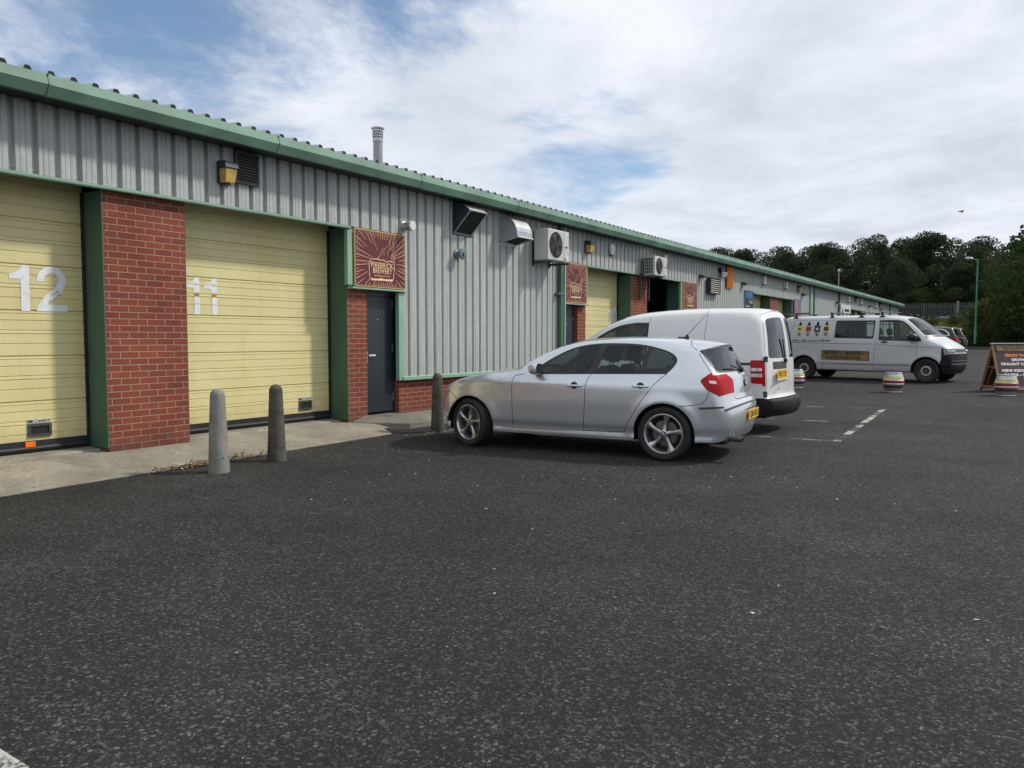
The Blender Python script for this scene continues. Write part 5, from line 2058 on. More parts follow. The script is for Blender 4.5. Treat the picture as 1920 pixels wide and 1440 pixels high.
    for key in sorted(groups, key=lambda k: (k[1] is not None, k[0], str(k[2]))):
        oname, par, sg, nm = key
        mb = MB()
        mb.n = []
        ml = []
        for V, Nn, F, mat in groups[key]:
            if mat not in ml:
                ml.append(mat)
            mb.add(V, F, ml.index(mat))
            mb.n += Nn
        pr = root
        if par:
            pr = objs.get((par, sg)) or objs.get((par, 0)) or root
        o = mb.build(oname, ml if len(ml) > 1 else ml[0], pr)
        objs[(nm or oname, sg)] = o
    return objs

def wheel(root, x, y, r, w, style, steer=0.0, rim_r=None):
    """wheel > tyre, rim. built in the car's frame; outer face away from the centre line"""
    s = 1 if y > 0 else -1
    rr = rim_r or r * 0.70
    Mx = Matrix.Translation((x, y, r)) @ Matrix.Rotation(steer, 4, 'Z')
    def tr(mb):
        mb.v = [tuple(Mx @ Vector(p)) for p in mb.v]
        return mb
    ax = (0, s, 0)
    h = MB()
    h.lathe([(rr * 0.96, -w * 0.4), (rr * 0.96, -w * 0.1), (rr * 0.30, -w * 0.06)], (0, 0, 0), ax, 28, 0)
    h.lathe([(rr * 0.66, -w * 0.05), (rr * 0.66, w * 0.02), (rr * 0.3, w * 0.05)], (0, 0, 0), ax, 24, 1)
    hub = tr(h).build('wheel', ['soft_black', 'brake'], root, smooth=True)
    t = MB()
    prof = [(rr * 0.98, -w * 0.46), (r * 0.93, -w * 0.5), (r * 0.985, -w * 0.42), (r, -w * 0.30)]
    for k in range(-3, 4):
        g = k * w * 0.085
        prof += [(r, g - w * 0.022), (r - 0.005, g - w * 0.015), (r - 0.005, g + w * 0.015), (r, g + w * 0.022)]
    prof += [(r, w * 0.30), (r * 0.985, w * 0.42), (r * 0.95, w * 0.49), (r * 0.90, w * 0.515), (r * 0.84, w * 0.50), (rr * 1.03, w * 0.46), (rr * 0.98, w * 0.42)]
    t.lathe(prof, (0, 0, 0), ax, 48, 0, False)
    tr(t).build('tyre', 'tyre', hub, smooth=True)
    m = MB()
    if style == 'five':
        m.lathe([(rr * 1.03, w * 0.40), (rr * 1.02, w * 0.455), (rr * 0.985, w * 0.46), (rr * 0.93, w * 0.40), (rr * 0.90, w * 0.30), (rr * 0.90, -w * 0.3)], (0, 0, 0), ax, 48, 0, False)
        m.lathe([(rr * 0.23, w * 0.10), (rr * 0.23, w * 0.34), (rr * 0.20, w * 0.37), (rr * 0.13, w * 0.385)], (0, 0, 0), ax, 24)
        for k in range(5):
            a0 = 2 * math.pi * k / 5 + 0.42
            sec = []
            for q in range(7):
                u = q / 6
                rad = rr * (0.17 + 0.79 * u)
                hw = rr * (0.115 - 0.05 * math.sin(math.pi * min(u * 1.15, 1)) + 0.075 * u ** 3)
                yy = w * (0.36 + 0.05 * u - 0.05 * math.sin(math.pi * u))
                aa = a0 + 0.10 * u * u
                cx, cz = rad * math.cos(aa), rad * math.sin(aa)
                tx, tz = -math.sin(aa), math.cos(aa)
                sec.append([(cx + tx * hw * 1.1, s * (yy - w * 0.16), cz + tz * hw * 1.1), (cx + tx * hw, s * (yy - 0.006), cz + tz * hw), (cx + tx * hw * 0.35, s * (yy + 0.004), cz + tz * hw * 0.35), (cx - tx * hw * 0.35, s * (yy + 0.004), cz - tz * hw * 0.35), (cx - tx * hw, s * (yy - 0.006), cz - tz * hw), (cx - tx * hw * 1.1, s * (yy - w * 0.16), cz - tz * hw * 1.1)])
            for p, q in zip(sec, sec[1:]):
                m.add(p + q, [(i, i + 1, i + 7, i + 6) for i in range(5)])
        for k in range(5):
            a = 2 * math.pi * (k + 0.5) / 5 + 0.42
            m.lathe([(rr * 0.055, w * 0.345), (rr * 0.05, w * 0.375)], (rr * 0.165 * math.cos(a) * 1.55, 0, rr * 0.165 * math.sin(a) * 1.55), ax, 8, 1)
        m.lathe([(rr * 0.13, w * 0.385), (rr * 0.125, w * 0.40)], (0, 0, 0), ax, 20, 1)
        for k in range(4):
            a = k * math.pi / 2
            pts = [(0, s * w * 0.404, 0)] + [(rr * 0.085 * math.cos(a + j * math.pi / 8), s * w * 0.404, rr * 0.085 * math.sin(a + j * math.pi / 8)) for j in range(5)]
            m.add(pts, [(0, 1, 2, 3, 4, 5)], 2 if k % 2 else 3)
        mt = ['alloy', 'soft_black', 'emblem_blue', 'white_paint']
    else:
        m.lathe([(rr * 1.02, w * 0.42), (rr * 0.99, w * 0.44), (rr * 0.93, w * 0.34), (rr * 0.80, w * 0.22), (rr * 0.66, w * 0.34), (rr * 0.50, w * 0.36), (rr * 0.44, w * 0.24), (rr * 0.25, w * 0.22), (rr * 0.24, w * 0.30), (0, w * 0.31)], (0, 0, 0), ax, 40, 0, False)
        for k in range(16):
            a = 2 * math.pi * k / 16
            m.lathe([(rr * 0.05, w * 0.285), (rr * 0.05, w * 0.29)], (rr * 0.73 * math.cos(a), 0, rr * 0.73 * math.sin(a)), ax, 8, 1)
        for k in range(5):
            a = 2 * math.pi * k / 5
            m.lathe([(rr * 0.045, w * 0.23), (rr * 0.04, w * 0.27)], (rr * 0.34 * math.cos(a), 0, rr * 0.34 * math.sin(a)), ax, 6, 1)
        m.lathe([(rr * 0.66, w * 0.35), (rr * 0.60, w * 0.40), (rr * 0.48, w * 0.40), (rr * 0.45, w * 0.35)], (0, 0, 0), ax, 40, 2, False)
        mt = ['wheel_dark', 'soft_black', 'wheel_ring']
    tr(m).build('rim', mt, hub, smooth=True)
    return hub

def arch(cx, cz, r, n=28, bottom=-0.02):
    pts = [(cx + r * math.cos(a * math.pi / n), cz + r * math.sin(a * math.pi / n)) for a in range(n + 1)]
    return [(cx + r, bottom)] + pts + [(cx - r, bottom)]

def underbody(root, x0, x1, zlo, zhi, hw, axles, r):
    mb = MB()
    mb.box(x0, x1, -hw * 0.62, hw * 0.62, zlo, zhi)
    a = sorted(axles)
    mb.box(a[0] + r + 0.04, a[1] - r - 0.04, -hw * 0.93, hw * 0.93, zlo + 0.03, zhi * 0.72)
    for x in a:                                      # inner wheel arch liners
        for s in (-1, 1):
            pts = [(x + (r + 0.035) * math.cos(k * math.pi / 12), r + 0.0 + (r + 0.035) * math.sin(k * math.pi / 12)) for k in range(13)]
            for p, q in zip(pts, pts[1:]):
                mb.add([(p[0], s * hw * 0.62, p[1]), (q[0], s * hw * 0.62, q[1]), (q[0], s * hw * 0.965, q[1]), (p[0], s * hw * 0.965, p[1])], [(0, 1, 2, 3)])
    return mb.build('underbody', 'soft_black', root)

def seat(root, x, y, z, head=True, s=1.0):
    mb = MB()
    mb.box(x - 0.05, x + 0.48, y - 0.24, y + 0.24, z - 0.12, z + 0.02)
    q = Matrix.Translation((x - 0.04, y, z)) @ Matrix.Rotation(R(-16), 4, 'Y')
    mb.box(-0.07, 0.07, -0.23, 0.23, 0.0, 0.56, 0, q)
    o = mb.build('seat', 'seat_cloth', root, bevel=0.04)
    if head:
        h = MB()
        h.box(-0.05, 0.05, -0.13, 0.13, 0.62, 0.81, 0, q)
        for d in (-0.06, 0.06):
            h.rod(q @ Vector((0, d, 0.5)), q @ Vector((0, d, 0.66)), 0.008, 6)
        h.build('headrest', 'seat_cloth', o, bevel=0.035)

def steering(root, x, y, z):
    mb = MB()
    q = Matrix.Translation((x, y, z)) @ Matrix.Rotation(R(-62), 4, 'Y')
    pts = [q @ Vector((0.18 * math.cos(a * math.pi / 12), 0.18 * math.sin(a * math.pi / 12), 0)) for a in range(25)]
    mb.tube(pts, 0.016, 6)
    mb.rod(q @ Vector((-0.17, 0, 0)), q @ Vector((0.17, 0, 0)), 0.018, 6)
    mb.rod(q @ Vector((0, 0, 0)), q @ Vector((0, 0, -0.3)), 0.03, 6)
    mb.build('steering_wheel', 'soft_black', root)

def number_plate(root, body, xr, y0, y1, z0, z1, lean=0.0):
    """yellow rear plate on the tail (x = xr), read from behind: left of the reading is +y"""
    q = Matrix.Translation((xr, 0, (z0 + z1) / 2)) @ Matrix.Rotation(lean, 4, 'Y') @ Matrix.Translation((-xr, 0, -(z0 + z1) / 2))
    mb = MB()
    mb.box(xr - 0.006, xr, y0, y1, z0, z1, 0, q)
    put_text(mb, body, (z1 - z0) * 0.92, (y0 + y1) / 2, (z0 + z1) / 2, xr - 0.0075, 1, offset=0.002, flip=True, mat=q, width=(y1 - y0) * 0.86)
    return mb.build('number_plate', ['plate_yellow', 'soft_black'], root)

def mirror(root, x, y, z, mat, s=1.0, k=1.0):
    mb = MB()
    prof = [(0.0, 0.0), (0.055, 0.05), (0.07, 0.09), (0.06, 0.13), (0.0, 0.15)]
    for j in range(2):
        pass
    vs, fs = [], []
    n = 14
    rings = [(0.09, 0.30), (0.06, 0.75), (0.02, 0.97), (-0.03, 1.0), (-0.06, 0.94)]
    for dx, sc in rings:
        for i in range(n):
            a = 2 * math.pi * i / n
            ca, sa = math.cos(a), math.sin(a)
            yy = 0.105 * sc * (abs(ca) ** 0.7) * (1 if ca > 0 else -1)
            zz = 0.075 * sc * (abs(sa) ** 0.7) * (1 if sa > 0 else -1)
            vs.append((x + dx * k, y + s * (0.11 + yy) * k, z + (0.085 + zz) * k))
    for r_ in range(len(rings) - 1):
        for i in range(n):
            fs.append((r_ * n + i, r_ * n + (i + 1) % n, (r_ + 1) * n + (i + 1) % n, (r_ + 1) * n + i))
    fs.append(tuple(range(n)))
    mb.add(vs, fs)
    mb.add([vs[(len(rings) - 1) * n + i] for i in range(n)], [tuple(range(n))], 1)
    mb.rod((x, y - s * 0.02, z - 0.01), (x + 0.01, y + s * 0.08 * k, z + 0.05 * k), 0.022, 8, 0.02, 2)
    return mb.build('wing_mirror', [mat, 'chrome', 'black_plastic'], root, smooth=True)

def pull(root, car, x, z, L, mat):
    """bow door handle standing off the flank, on both flanks' parents"""
    for sgn, par in root:
        mb = MB()
        y = car.Y(x, z)
        pts = [(x - L / 2, y - 0.004, z), (x - L / 2 + 0.02, y + 0.022, z), (x, y + 0.030, z + 0.002), (x + L / 2 - 0.02, y + 0.022, z), (x + L / 2, y - 0.004, z)]
        pts = [(a, sgn * b, c) for a, b, c in pts]
        for a, b in zip(pts, pts[1:]):
            mb.rod(a, b, 0.0135, 8)
        mb.lathe([(0.001, 0.002), (0.045, 0.0)], (x, sgn * (y + 0.0015), z + 0.004), (0, sgn, 0), 16, 1)
        mb.build('door_handle', [mat, 'bumper_grey'], par, smooth=True)

# ---- silver five door hatchback -------------------------------------------------
def hatchback():
    hd = R(-175.44)
    A, B_ = Vector((-6.031, 8.253)), Vector((-3.458, 8.459))
    root = thing('parked_car', 'silver five door hatchback parked nose to the building beside a mossy bollard', 'car', (0, 0, 0), 0, None)
    u = (A - B_).normalized()
    left = Vector((-u.y, u.x))
    org = B_ - left * 0.865
    root.location = (org.x, org.y, 0)
    root.rotation_euler.z = hd
    WM[root] = Matrix.Translation((org.x, org.y, 0)) @ Matrix.Rotation(hd, 4, 'Z')
    WB = 2.582
    E = [(2.99, .20), (3.04, .42), (3.01, .60), (2.92, .765), (2.70, .862), (2.35, .935), (1.98, .985), (1.78, 1.095), (1.50, 1.235), (1.22, 1.318), (.85, 1.362), (.50, 1.366), (.15, 1.348), (-.12, 1.305), (-.30, 1.255), (-.375, 1.19), (-.44, 1.11), (-.52, .995), (-.57, .90), (-.605, .78), (-.635, .68), (-.665, .59), (-.68, .46), (-.66, .34), (-.60, .24)]
    C = [(3.24, .20), (3.32, .42), (3.31, .60), (3.20, .765), (2.95, .872), (2.5, .965), (2.05, 1.03), (1.86, 1.13), (1.52, 1.31), (1.22, 1.385), (.85, 1.413), (.50, 1.418), (.12, 1.405), (-.20, 1.38), (-.50, 1.335), (-.545, 1.26), (-.595, 1.16), (-.67, 1.01), (-.70, .96), (-.725, .84), (-.745, .73), (-.805, .655), (-.825, .53), (-.81, .39), (-.74, .25)]
    ytab = [(.16, .78), (.20, .815), (.24, .834), (.30, .830), (.345, .840), (.385, .855), (.50, .862), (.66, .868), (.78, .867), (.835, .865), (.88, .852), (.93, .833), (.985, .806), (1.05, .766), (1.12, .722), (1.20, .672), (1.28, .620), (1.34, .575), (1.42, .52)]
    xtab = [(-.80, .715), (-.70, .80), (-.60, .865), (-.45, .925), (-.20, .975), (.2, 1.0), (2.2, 1.0), (2.5, .982), (2.75, .945), (2.92, .89), (3.05, .81)]
    r = 0.312
    arches = [(0.0, r, 0.352), (WB, r, 0.352)]
    car = Car(E, C, ytab, xtab, arches, p=2.4)
    T = car.ti
    bottom = [(-.55, .232), (-.36, .225), (.36, .222), (1.2, .215), (2.2, .222), (2.93, .20)]
    outline = list(car.E) + bottom
    holes = [arch(0, r, 0.352), arch(WB, r, 0.352)]
    fw = catmull([(1.60, .972), (1.52, 1.07), (1.415, 1.155), (1.20, 1.262), (1.02, 1.300), (.865, 1.313)], 5) + [(.945, .985)]
    rw = [(.845, .988), (.775, 1.309)] + catmull([(.60, 1.313), (.45, 1.310), (.265, 1.286)], 4) + [(.315, .998)]
    qw = [(.255, 1.002)] + [(.195, 1.276)] + catmull([(.10, 1.25), (0.0, 1.215), (-.065, 1.16), (-.055, 1.09), (.0, 1.02)], 4)
    frame = catmull([(1.70, .955), (1.60, 1.06), (1.44, 1.168), (1.20, 1.283), (.90, 1.334), (.50, 1.336), (.25, 1.310), (.0, 1.244), (-.105, 1.165), (-.09, 1.08), (-.015, .990)], 5) + [(.9, .972), (1.3, .962)]
    dg = 0.0075
    fdoor = [(1.945, .93), (1.95, .84), (1.945, .60), (1.945, .29), (1.4, .292), (.985, .30), (.965, .60), (.955, .84), (.94, .905), (.90, .972), (1.3, .962), (1.70, .955)]
    rdoor = [(.90, .972), (.94, .905), (.955, .84), (.965, .60), (.985, .30), (.47, .312), (.435, .40), (.36, .52), (.265, .67), (.13, .85), (.03, .955), (-.015, .990)]
    gaps = [strip([(1.80, .958), (1.925, .93), (1.948, .86), (1.945, .60), (1.945, .29)], dg), strip([(.90, .972), (.94, .905), (.955, .84), (.965, .60), (.985, .30)], dg), strip([(-.02, .995), (.03, .955), (.13, .85), (.265, .67), (.36, .52), (.435, .40), (.47, .312)], dg),
            strip([(.47, .306), (.985, .296), (1.4, .286), (1.945, .284), (2.20, .30)], dg), strip([(-.19, .634), (-.33, .648), (-.43, .672), (-.475, .72), (-.50, .80)], dg),
            strip([(2.97, .73), (2.86, .66), (2.78, .615)], dg), strip([(-.295, 1.30), (-.345, 1.22), (-.42, 1.12), (-.51, 1.005)], 0.006)]
    tail = rounded([(-.395, .925), (-.50, 1.012), (-.53, 1.0), (-.62, .9), (-.70, .70), (-.60, .758), (-.48, .82)], 0.03)
    tail2 = [(-.49, .928), (-.64, .912), (-.65, .88), (-.50, .898)]
    head = [(2.70, .855), (2.85, .83), (3.1, .72), (3.1, .66), (2.95, .70), (2.82, .76)]
    rub = strip([(-.40, .615), (-.55, .625), (-.80, .64)], 0.022)
    badge = [(2.06, .835), (2.14, .842), (2.16, .826), (2.08, .818)]
    regions = [('gap', g) for g in gaps[-2:-1]] + [('window_f', fw), ('window_r', rw), ('quarter', qw), ('trim', frame), ('lampw', tail2), ('tail', tail), ('head', head), ('rub', rub), ('badge', badge)] + [('gap', g) for g in gaps] + [('door_f', fdoor), ('door_r', rdoor)]
    def rb(pts):
        return [(T(i), y) for i, y in pts]
    def sym(pts):
        return rb(pts) + rb([(i, -y) for i, y in reversed(pts)])
    screen = rounded(sym([(14.3, .565), (16.8, .635)]), 0.05)
    screen = [(a, b) for a, b in screen]
    wind = sym([(6.2, .66), (7, .63), (8, .56), (8.75, .50)])
    scr_b = sym([(14.12, .59), (16.95, .665)])
    ribbon = [('screen', screen), ('rtrim', scr_b), ('wind', wind), ('rtrim', sym([(5.95, .70), (6.18, .70)])),
              ('tail', rb([(17.1, .50), (17.1, .80), (19.2, .85), (19.35, .44), (18.2, .41)])), ('tail', rb([(17.1, -.50), (17.1, -.80), (19.2, -.85), (19.35, -.44), (18.2, -.41)])),
              ('gap', strip(rb([(14.0, .60), (13.3, .52), (12.9, .3), (12.85, 0), (12.9, -.3), (13.3, -.52), (14.0, -.60)]), 0.007)),
              ('gap', strip(rb([(19.85, .45), (20.15, .40), (20.2, 0), (20.15, -.40), (19.85, -.45)]), 0.010)),
              ('rub', strip(rb([(20.95, .9), (20.95, .5), (20.95, 0), (20.95, -.5), (20.95, -.9)]), 0.022)),
              ('gap', strip(rb([(22.9, .30), (21.55, .30), (21.55, -.30), (22.9, -.30)]), 0.008)),
              ('head', rb([(2.4, .5), (3.3, .55), (3.6, .9), (2.6, .9)])), ('head', rb([(2.4, -.5), (3.3, -.55), (3.6, -.9), (2.6, -.9)])),
              ('rtrim', sym([(2.2, .28), (3.3, .28)])), ('lower', sym([(.2, .6), (1.0, .6)]))]
    mats = {'body': ('body', 'silver_paint', 0, None), 'gap': ('body', 'soft_black', -0.004, None), 'trim': ('body', 'black_plastic', -0.002, None), 'rtrim': ('body', 'black_plastic', 0, None), 'rub': ('body', 'bumper_grey', 0.004, None), 'lower': ('body', 'bumper_grey', 0, None), 'badge': ('body', 'alloy', 0.003, None),
            'door_f': ('door', 'silver_paint', 0, None), 'door_r': ('door', 'silver_paint', 0, None), 'window_f': ('window', 'clear_glass', -0.006, 'door_f'), 'window_r': ('window', 'clear_glass', -0.006, 'door_r'), 'quarter': ('quarter_window', 'dark_glass', -0.006, None),
            'tail': ('tail_light', 'lamp_red', 0.004, None), 'lampw': ('reversing_lens', 'lamp_clear', 0.005, None), 'head': ('headlight', 'lamp_clear', 0.002, None), 'screen': ('rear_window', 'dark_glass', -0.004, None), 'wind': ('windscreen', 'clear_glass', -0.004, None)}
    mats['rub'] = ('bumper_strip', 'bumper_grey', 0.006, None)
    ob = shell(car, root, outline, holes, regions, ribbon, mats, 0.034)
    for x in (0.02,):
        pass
    wheel(root, 0.0, .755, r, .205, 'five', 0.0, .226)
    wheel(root, 0.0, -.755, r, .205, 'five', 0.0, .226)
    wheel(root, WB, .745, r, .205, 'five', R(-17), .226)
    wheel(root, WB, -.745, r, .205, 'five', R(-17), .226)
    underbody(root, -.62, 2.95, .19, .62, .86, (0, WB), r)
    for y in (.37, -.37):
        seat(root, 1.02, y, .52)
        seat(root, .18, y, .54)
    steering(root, 1.52, -.37, .90)
    mb = MB()
    mb.box(1.62, 2.0, -.70, .70, .60, .93)
    mb.box(-.45, .0, -.6, .6, .5, .92)
    mb.build('dashboard', 'soft_black', root, bevel=0.03)
    dF = [(1, ob[('door_f', 1)]), (-1, ob[('door_f', -1)])]
    dR = [(1, ob[('door_r', 1)]), (-1, ob[('door_r', -1)])]
    pull(dF, car, 1.10, .832, .19, 'silver_paint')
    pull(dR, car, .27, .845, .19, 'silver_paint')
    for s in (1, -1):
        mirror(root, 1.60, s * .80, .945, 'silver_paint', s, 0.95)
    number_plate(root, 'CJ06 BEU', -.832, -.235, .275, .465, .575, R(-4))
    mb = MB()
    for y in (.46, .54):
        mb.lathe([(.030, 0), (.030, .14), (.026, .14), (.024, .03)], (-.68, y, .265), (-1, 0, -0.05), 14, 0, False)
    mb.build('exhaust_pipe', 'bumper_grey', root, smooth=True)
    mb = MB()
    ax = Vector((-.02, 0, 1.405))
    mb.lathe([(0.03, -0.01), (0.028, 0.01), (0.016, 0.03), (0.008, 0.045)], (-.02, 0, 1.402), (0, 0, 1), 12)
    mb.box(-.02, .09, -.018, .018, 1.395, 1.415)
    mb.rod((-.03, 0, 1.44), (-.30, 0, 1.74), 0.0042, 6, 0.002)
    mb.build('aerial', 'soft_black', root)
    mb = MB()
    mb.rod((-.685, 0.02, 1.03), (-.635, .36, 1.085), 0.008, 6)
    mb.lathe([(0.028, -0.01), (0.028, 0.03)], (-.675, 0.02, 1.02), (-1, 0, 0.3), 10)
    mb.build('rear_wiper', 'soft_black', root)
    mb = MB()
    pc = Vector((-.722, 0, .875))
    mb.lathe([(.041, 0.0), (.041, 0.006), (.037, 0.009)], pc, (-1, 0, .2), 24, 1)
    q = Vector((-1, 0, .2)).normalized().to_track_quat('Z', 'Y').to_matrix()
    for k in range(4):
        a = k * math.pi / 2
        pts = [(0, 0)] + [(.026 * math.cos(a + j * math.pi / 8), .026 * math.sin(a + j * math.pi / 8)) for j in range(5)]
        mb.add([pc + q @ Vector((x_, y_, .0105)) for x_, y_ in pts], [(0, 1, 2, 3, 4, 5)], 2 if k % 2 else 3)
    mb.build('badge', ['soft_black', 'soft_black', 'white_paint', 'emblem_blue'], root)
    mb = MB()
    mb.box(-.66, -.46, .36, .62, .235, .30)
    mb.build('silencer', 'dark_grille', root)
hatchback()

# ---- small white delivery van ----------------------------------------------------
def small_van():
    root = thing('delivery_van', 'plain white delivery van with tall rear door, parked behind the silver hatchback', 'van', (-4.0, 12.27, gz(12.3)), R(180))
    WB = 2.68
    E = [(3.28, .25), (3.36, .48), (3.30, .72), (3.12, .90), (2.80, 1.02), (2.42, 1.10), (2.20, 1.20), (1.92, 1.40), (1.62, 1.57), (1.28, 1.675), (.85, 1.728), (.35, 1.748), (-.1, 1.752), (-.45, 1.745), (-.62, 1.71), (-.715, 1.62), (-.755, 1.45), (-.785, 1.25), (-.81, 1.05), (-.83, .80), (-.845, .55), (-.90, .50), (-.91, .38), (-.85, .28)]
    C = [(3.50, .25), (3.60, .48), (3.56, .72), (3.36, .92), (3.0, 1.06), (2.58, 1.15), (2.36, 1.24), (2.05, 1.45), (1.72, 1.66), (1.36, 1.775), (.90, 1.825), (.38, 1.85), (-.12, 1.85), (-.52, 1.84), (-.74, 1.81), (-.84, 1.70), (-.895, 1.48), (-.93, 1.25), (-.95, 1.05), (-.965, .80), (-.97, .55), (-1.07, .51), (-1.085, .38), (-1.03, .27)]
    ytab = [(.2, .82), (.30, .852), (.5, .876), (.75, .889), (.98, .893), (1.04, .890), (1.15, .874), (1.3, .846), (1.5, .796), (1.65, .742), (1.75, .690), (1.85, .64)]
    xtab = [(-.95, .93), (-.85, .955), (-.75, .972), (-.55, .99), (-.2, 1.0), (2.4, 1.0), (2.8, .975), (3.1, .92), (3.36, .82)]
    r = .305
    car = Car(E, C, ytab, xtab, [(0, r, .36), (WB, r, .36)], p=3.2)
    T = car.ti
    outline = list(car.E) + [(-.80, .27), (-.38, .26), (.4, .24), (2.2, .24), (3.1, .25)]
    holes = [arch(0, r, .36), arch(WB, r, .36)]
    fw = [(.97, 1.06), (.985, 1.598)] + catmull([(1.15, 1.600), (1.38, 1.565), (1.58, 1.49), (1.80, 1.36), (2.02, 1.18)], 4) + [(2.02, 1.10)]
    fwt = [(.93, 1.03), (.945, 1.628)] + catmull([(1.15, 1.632), (1.42, 1.592), (1.66, 1.49), (1.88, 1.35), (2.10, 1.16)], 4) + [(2.12, 1.06)]
    g = .007
    gaps = [strip([(.94, 1.63), (.935, 1.74)], g), strip([(.93, 1.04), (.90, .70), (.93, .34)], g), strip([(2.14, 1.06), (2.17, .8), (2.10, .5), (2.08, .34)], g), strip([(.93, .335), (2.08, .33)], g), strip([(.035, 1.76), (.035, 1.02), (.10, .60), (.36, .42)], g),
            strip([(-.30, .98), (-.30, .80), (-.14, .78)], .005), strip([(-.14, .78), (-.12, .98)], .005)]
    rail = [(-.74, 1.040), (-.02, 1.040), (-.02, 1.000), (-.74, 1.000)]
    lamp = rounded([(-.66, 1.075), (-.86, 1.075), (-.87, .735), (-.675, .745)], .03)
    lampw = [(-.675, .965), (-.85, .965), (-.85, .92), (-.675, .92)]
    lampw2 = [(-.675, .885), (-.855, .885), (-.855, .835), (-.675, .835)]
    bump = [(-.42, .525), (-1.0, .535), (-1.0, .25), (-.3, .25), (-.37, .35)]
    head = [(2.85, .98), (3.3, .80), (3.3, .68), (2.98, .74)]
    fdoor = [(.93, 1.03), (.90, .70), (.93, .34), (2.08, .34), (2.10, .5), (2.17, .8), (2.14, 1.06)]
    regions = [('window', fw), ('trim', fwt), ('lampw', lampw), ('lampw', lampw2), ('tail', lamp), ('bump', bump), ('head', head), ('rail', rail)] + [('gap', q) for q in gaps] + [('door', fdoor)]
    def rb(p):
        return [(T(i), y) for i, y in p]
    def sym(p):
        return rb(p) + rb([(i, -y) for i, y in reversed(p)])
    wL = rounded(rb([(15.0, .60), (17.75, .70), (17.75, -.02), (15.0, -.02)]), .07)
    wR = rounded(rb([(15.0, -.60), (17.75, -.70), (17.75, -.16), (15.0, -.16)]), .07)
    doorL = rb([(14.4, .62), (15, .655), (17, .75), (20.3, .79), (20.3, -.08), (14.4, -.08)])
    ribbon = [('rwin', wL), ('rwin', wR), ('bump', sym([(20.35, .95), (23, .95)])), ('lampw', []), ('tail', rb([(17.9, .79), (17.9, .95), (19.35, .95), (19.35, .80)])), ('tail', rb([(17.9, -.79), (17.9, -.95), (19.35, -.95), (19.35, -.80)])),
              ('brk', sym([(13.8, .10), (14.15, .10)])),
              ('grip', rounded(rb([(18.0, .60), (18.45, .60), (18.45, .02), (18.0, .02)]), .02)),
              ('gap', strip(rb([(14.4, -.08), (16, -.09), (18, -.09), (20.3, -.08)]), .009)), ('gap', strip(doorL[:4], .008)), ('gap', strip(rb([(14.4, -.62), (15, -.655), (17, -.75), (20.3, -.79)]), .008)), ('gap', strip(rb([(14.4, .62), (14.3, .3), (14.3, -.3), (14.4, -.62)]), .008)),
              ('wind', sym([(6.15, .74), (7, .72), (8, .66), (8.7, .60)])), ('head', rb([(2.4, .55), (3.4, .6), (3.6, .9), (2.5, .9)])), ('head', rb([(2.4, -.55), (3.4, -.6), (3.6, -.9), (2.5, -.9)]))]
    ribbon = [q for q in ribbon if q[1]]
    mats = {'body': ('body', 'van_white', 0, None), 'gap': ('body', 'dark_grille', -.004, None), 'trim': ('body', 'black_plastic', -.003, None), 'rail': ('sliding_rail', 'dark_grille', -.006, None), 'bump': ('bumper', 'van_bumper', .008, None), 'tail': ('tail_light', 'lamp_red', .006, None), 'lampw': ('reversing_lens', 'lamp_clear', .007, None),
            'head': ('headlight', 'lamp_clear', .002, None), 'window': ('window', 'clear_glass', -.006, 'door'), 'door': ('door', 'van_white', 0, None), 'rwin': ('rear_window', 'dark_glass', .002, None), 'wind': ('windscreen', 'clear_glass', -.004, None), 'brk': ('brake_light', 'lamp_red', .004, None), 'grip': ('plate_recess', 'bumper_grey', .003, None)}
    ob = shell(car, root, outline, holes, regions, ribbon, mats, .045)
    for x, st in ((0, 0), (WB, 0)):
        for y in (.775, -.775):
            wheel(root, x, y, r, .195, 'steel', 0, .2)
    underbody(root, -.80, 3.1, .22, .66, .88, (0, WB), r)
    mb = MB()
    mb.box(.80, .86, -.72, .72, .5, 1.62)
    mb.box(1.75, 2.2, -.72, .72, .6, 1.06)
    mb.build('bulkhead', 'seat_cloth', root)
    for y in (.4, -.4):
        seat(root, 1.12, y, .62)
    steering(root, 1.60, -.4, 1.02)
    for s in (1, -1):
        mirror(root, 1.95, s * .86, 1.10, 'black_plastic', s, 1.05)
    pull([(1, ob[('door', 1)]), (-1, ob[('door', -1)])], car, 1.10, .95, .17, 'black_plastic')
    number_plate(root, 'WK13 SVL', -.972, .05, .57, .80, .93, R(-2))
    mb = MB()
    mb.rod((-.965, .12, 1.06), (-.935, .20, 1.38), .010, 6)
    mb.lathe([(.035, -.01), (.03, .03)], (-.955, .12, 1.06), (-1, 0, .1), 10)
    mb.build('rear_wiper', 'soft_black', root)
    for z in (1.10, .60):
        mb = MB()
        mb.box(-.89, -.84, .795, .84, z - .05, z + .03)
        mb.build('hinge', 'bumper_grey', root)
    mb = MB()
    mb.box(-.985, -.968, .03, .60, .775, .795)
    mb.build('plate_lip', 'van_white', root, bevel=.004)
    mb = MB()
    put_text(mb, 'Caddy', .05, .52, .66, -.975, 0, offset=.001, flip=True)
    mb.build('badge', 'dark_grille', root)
small_van()

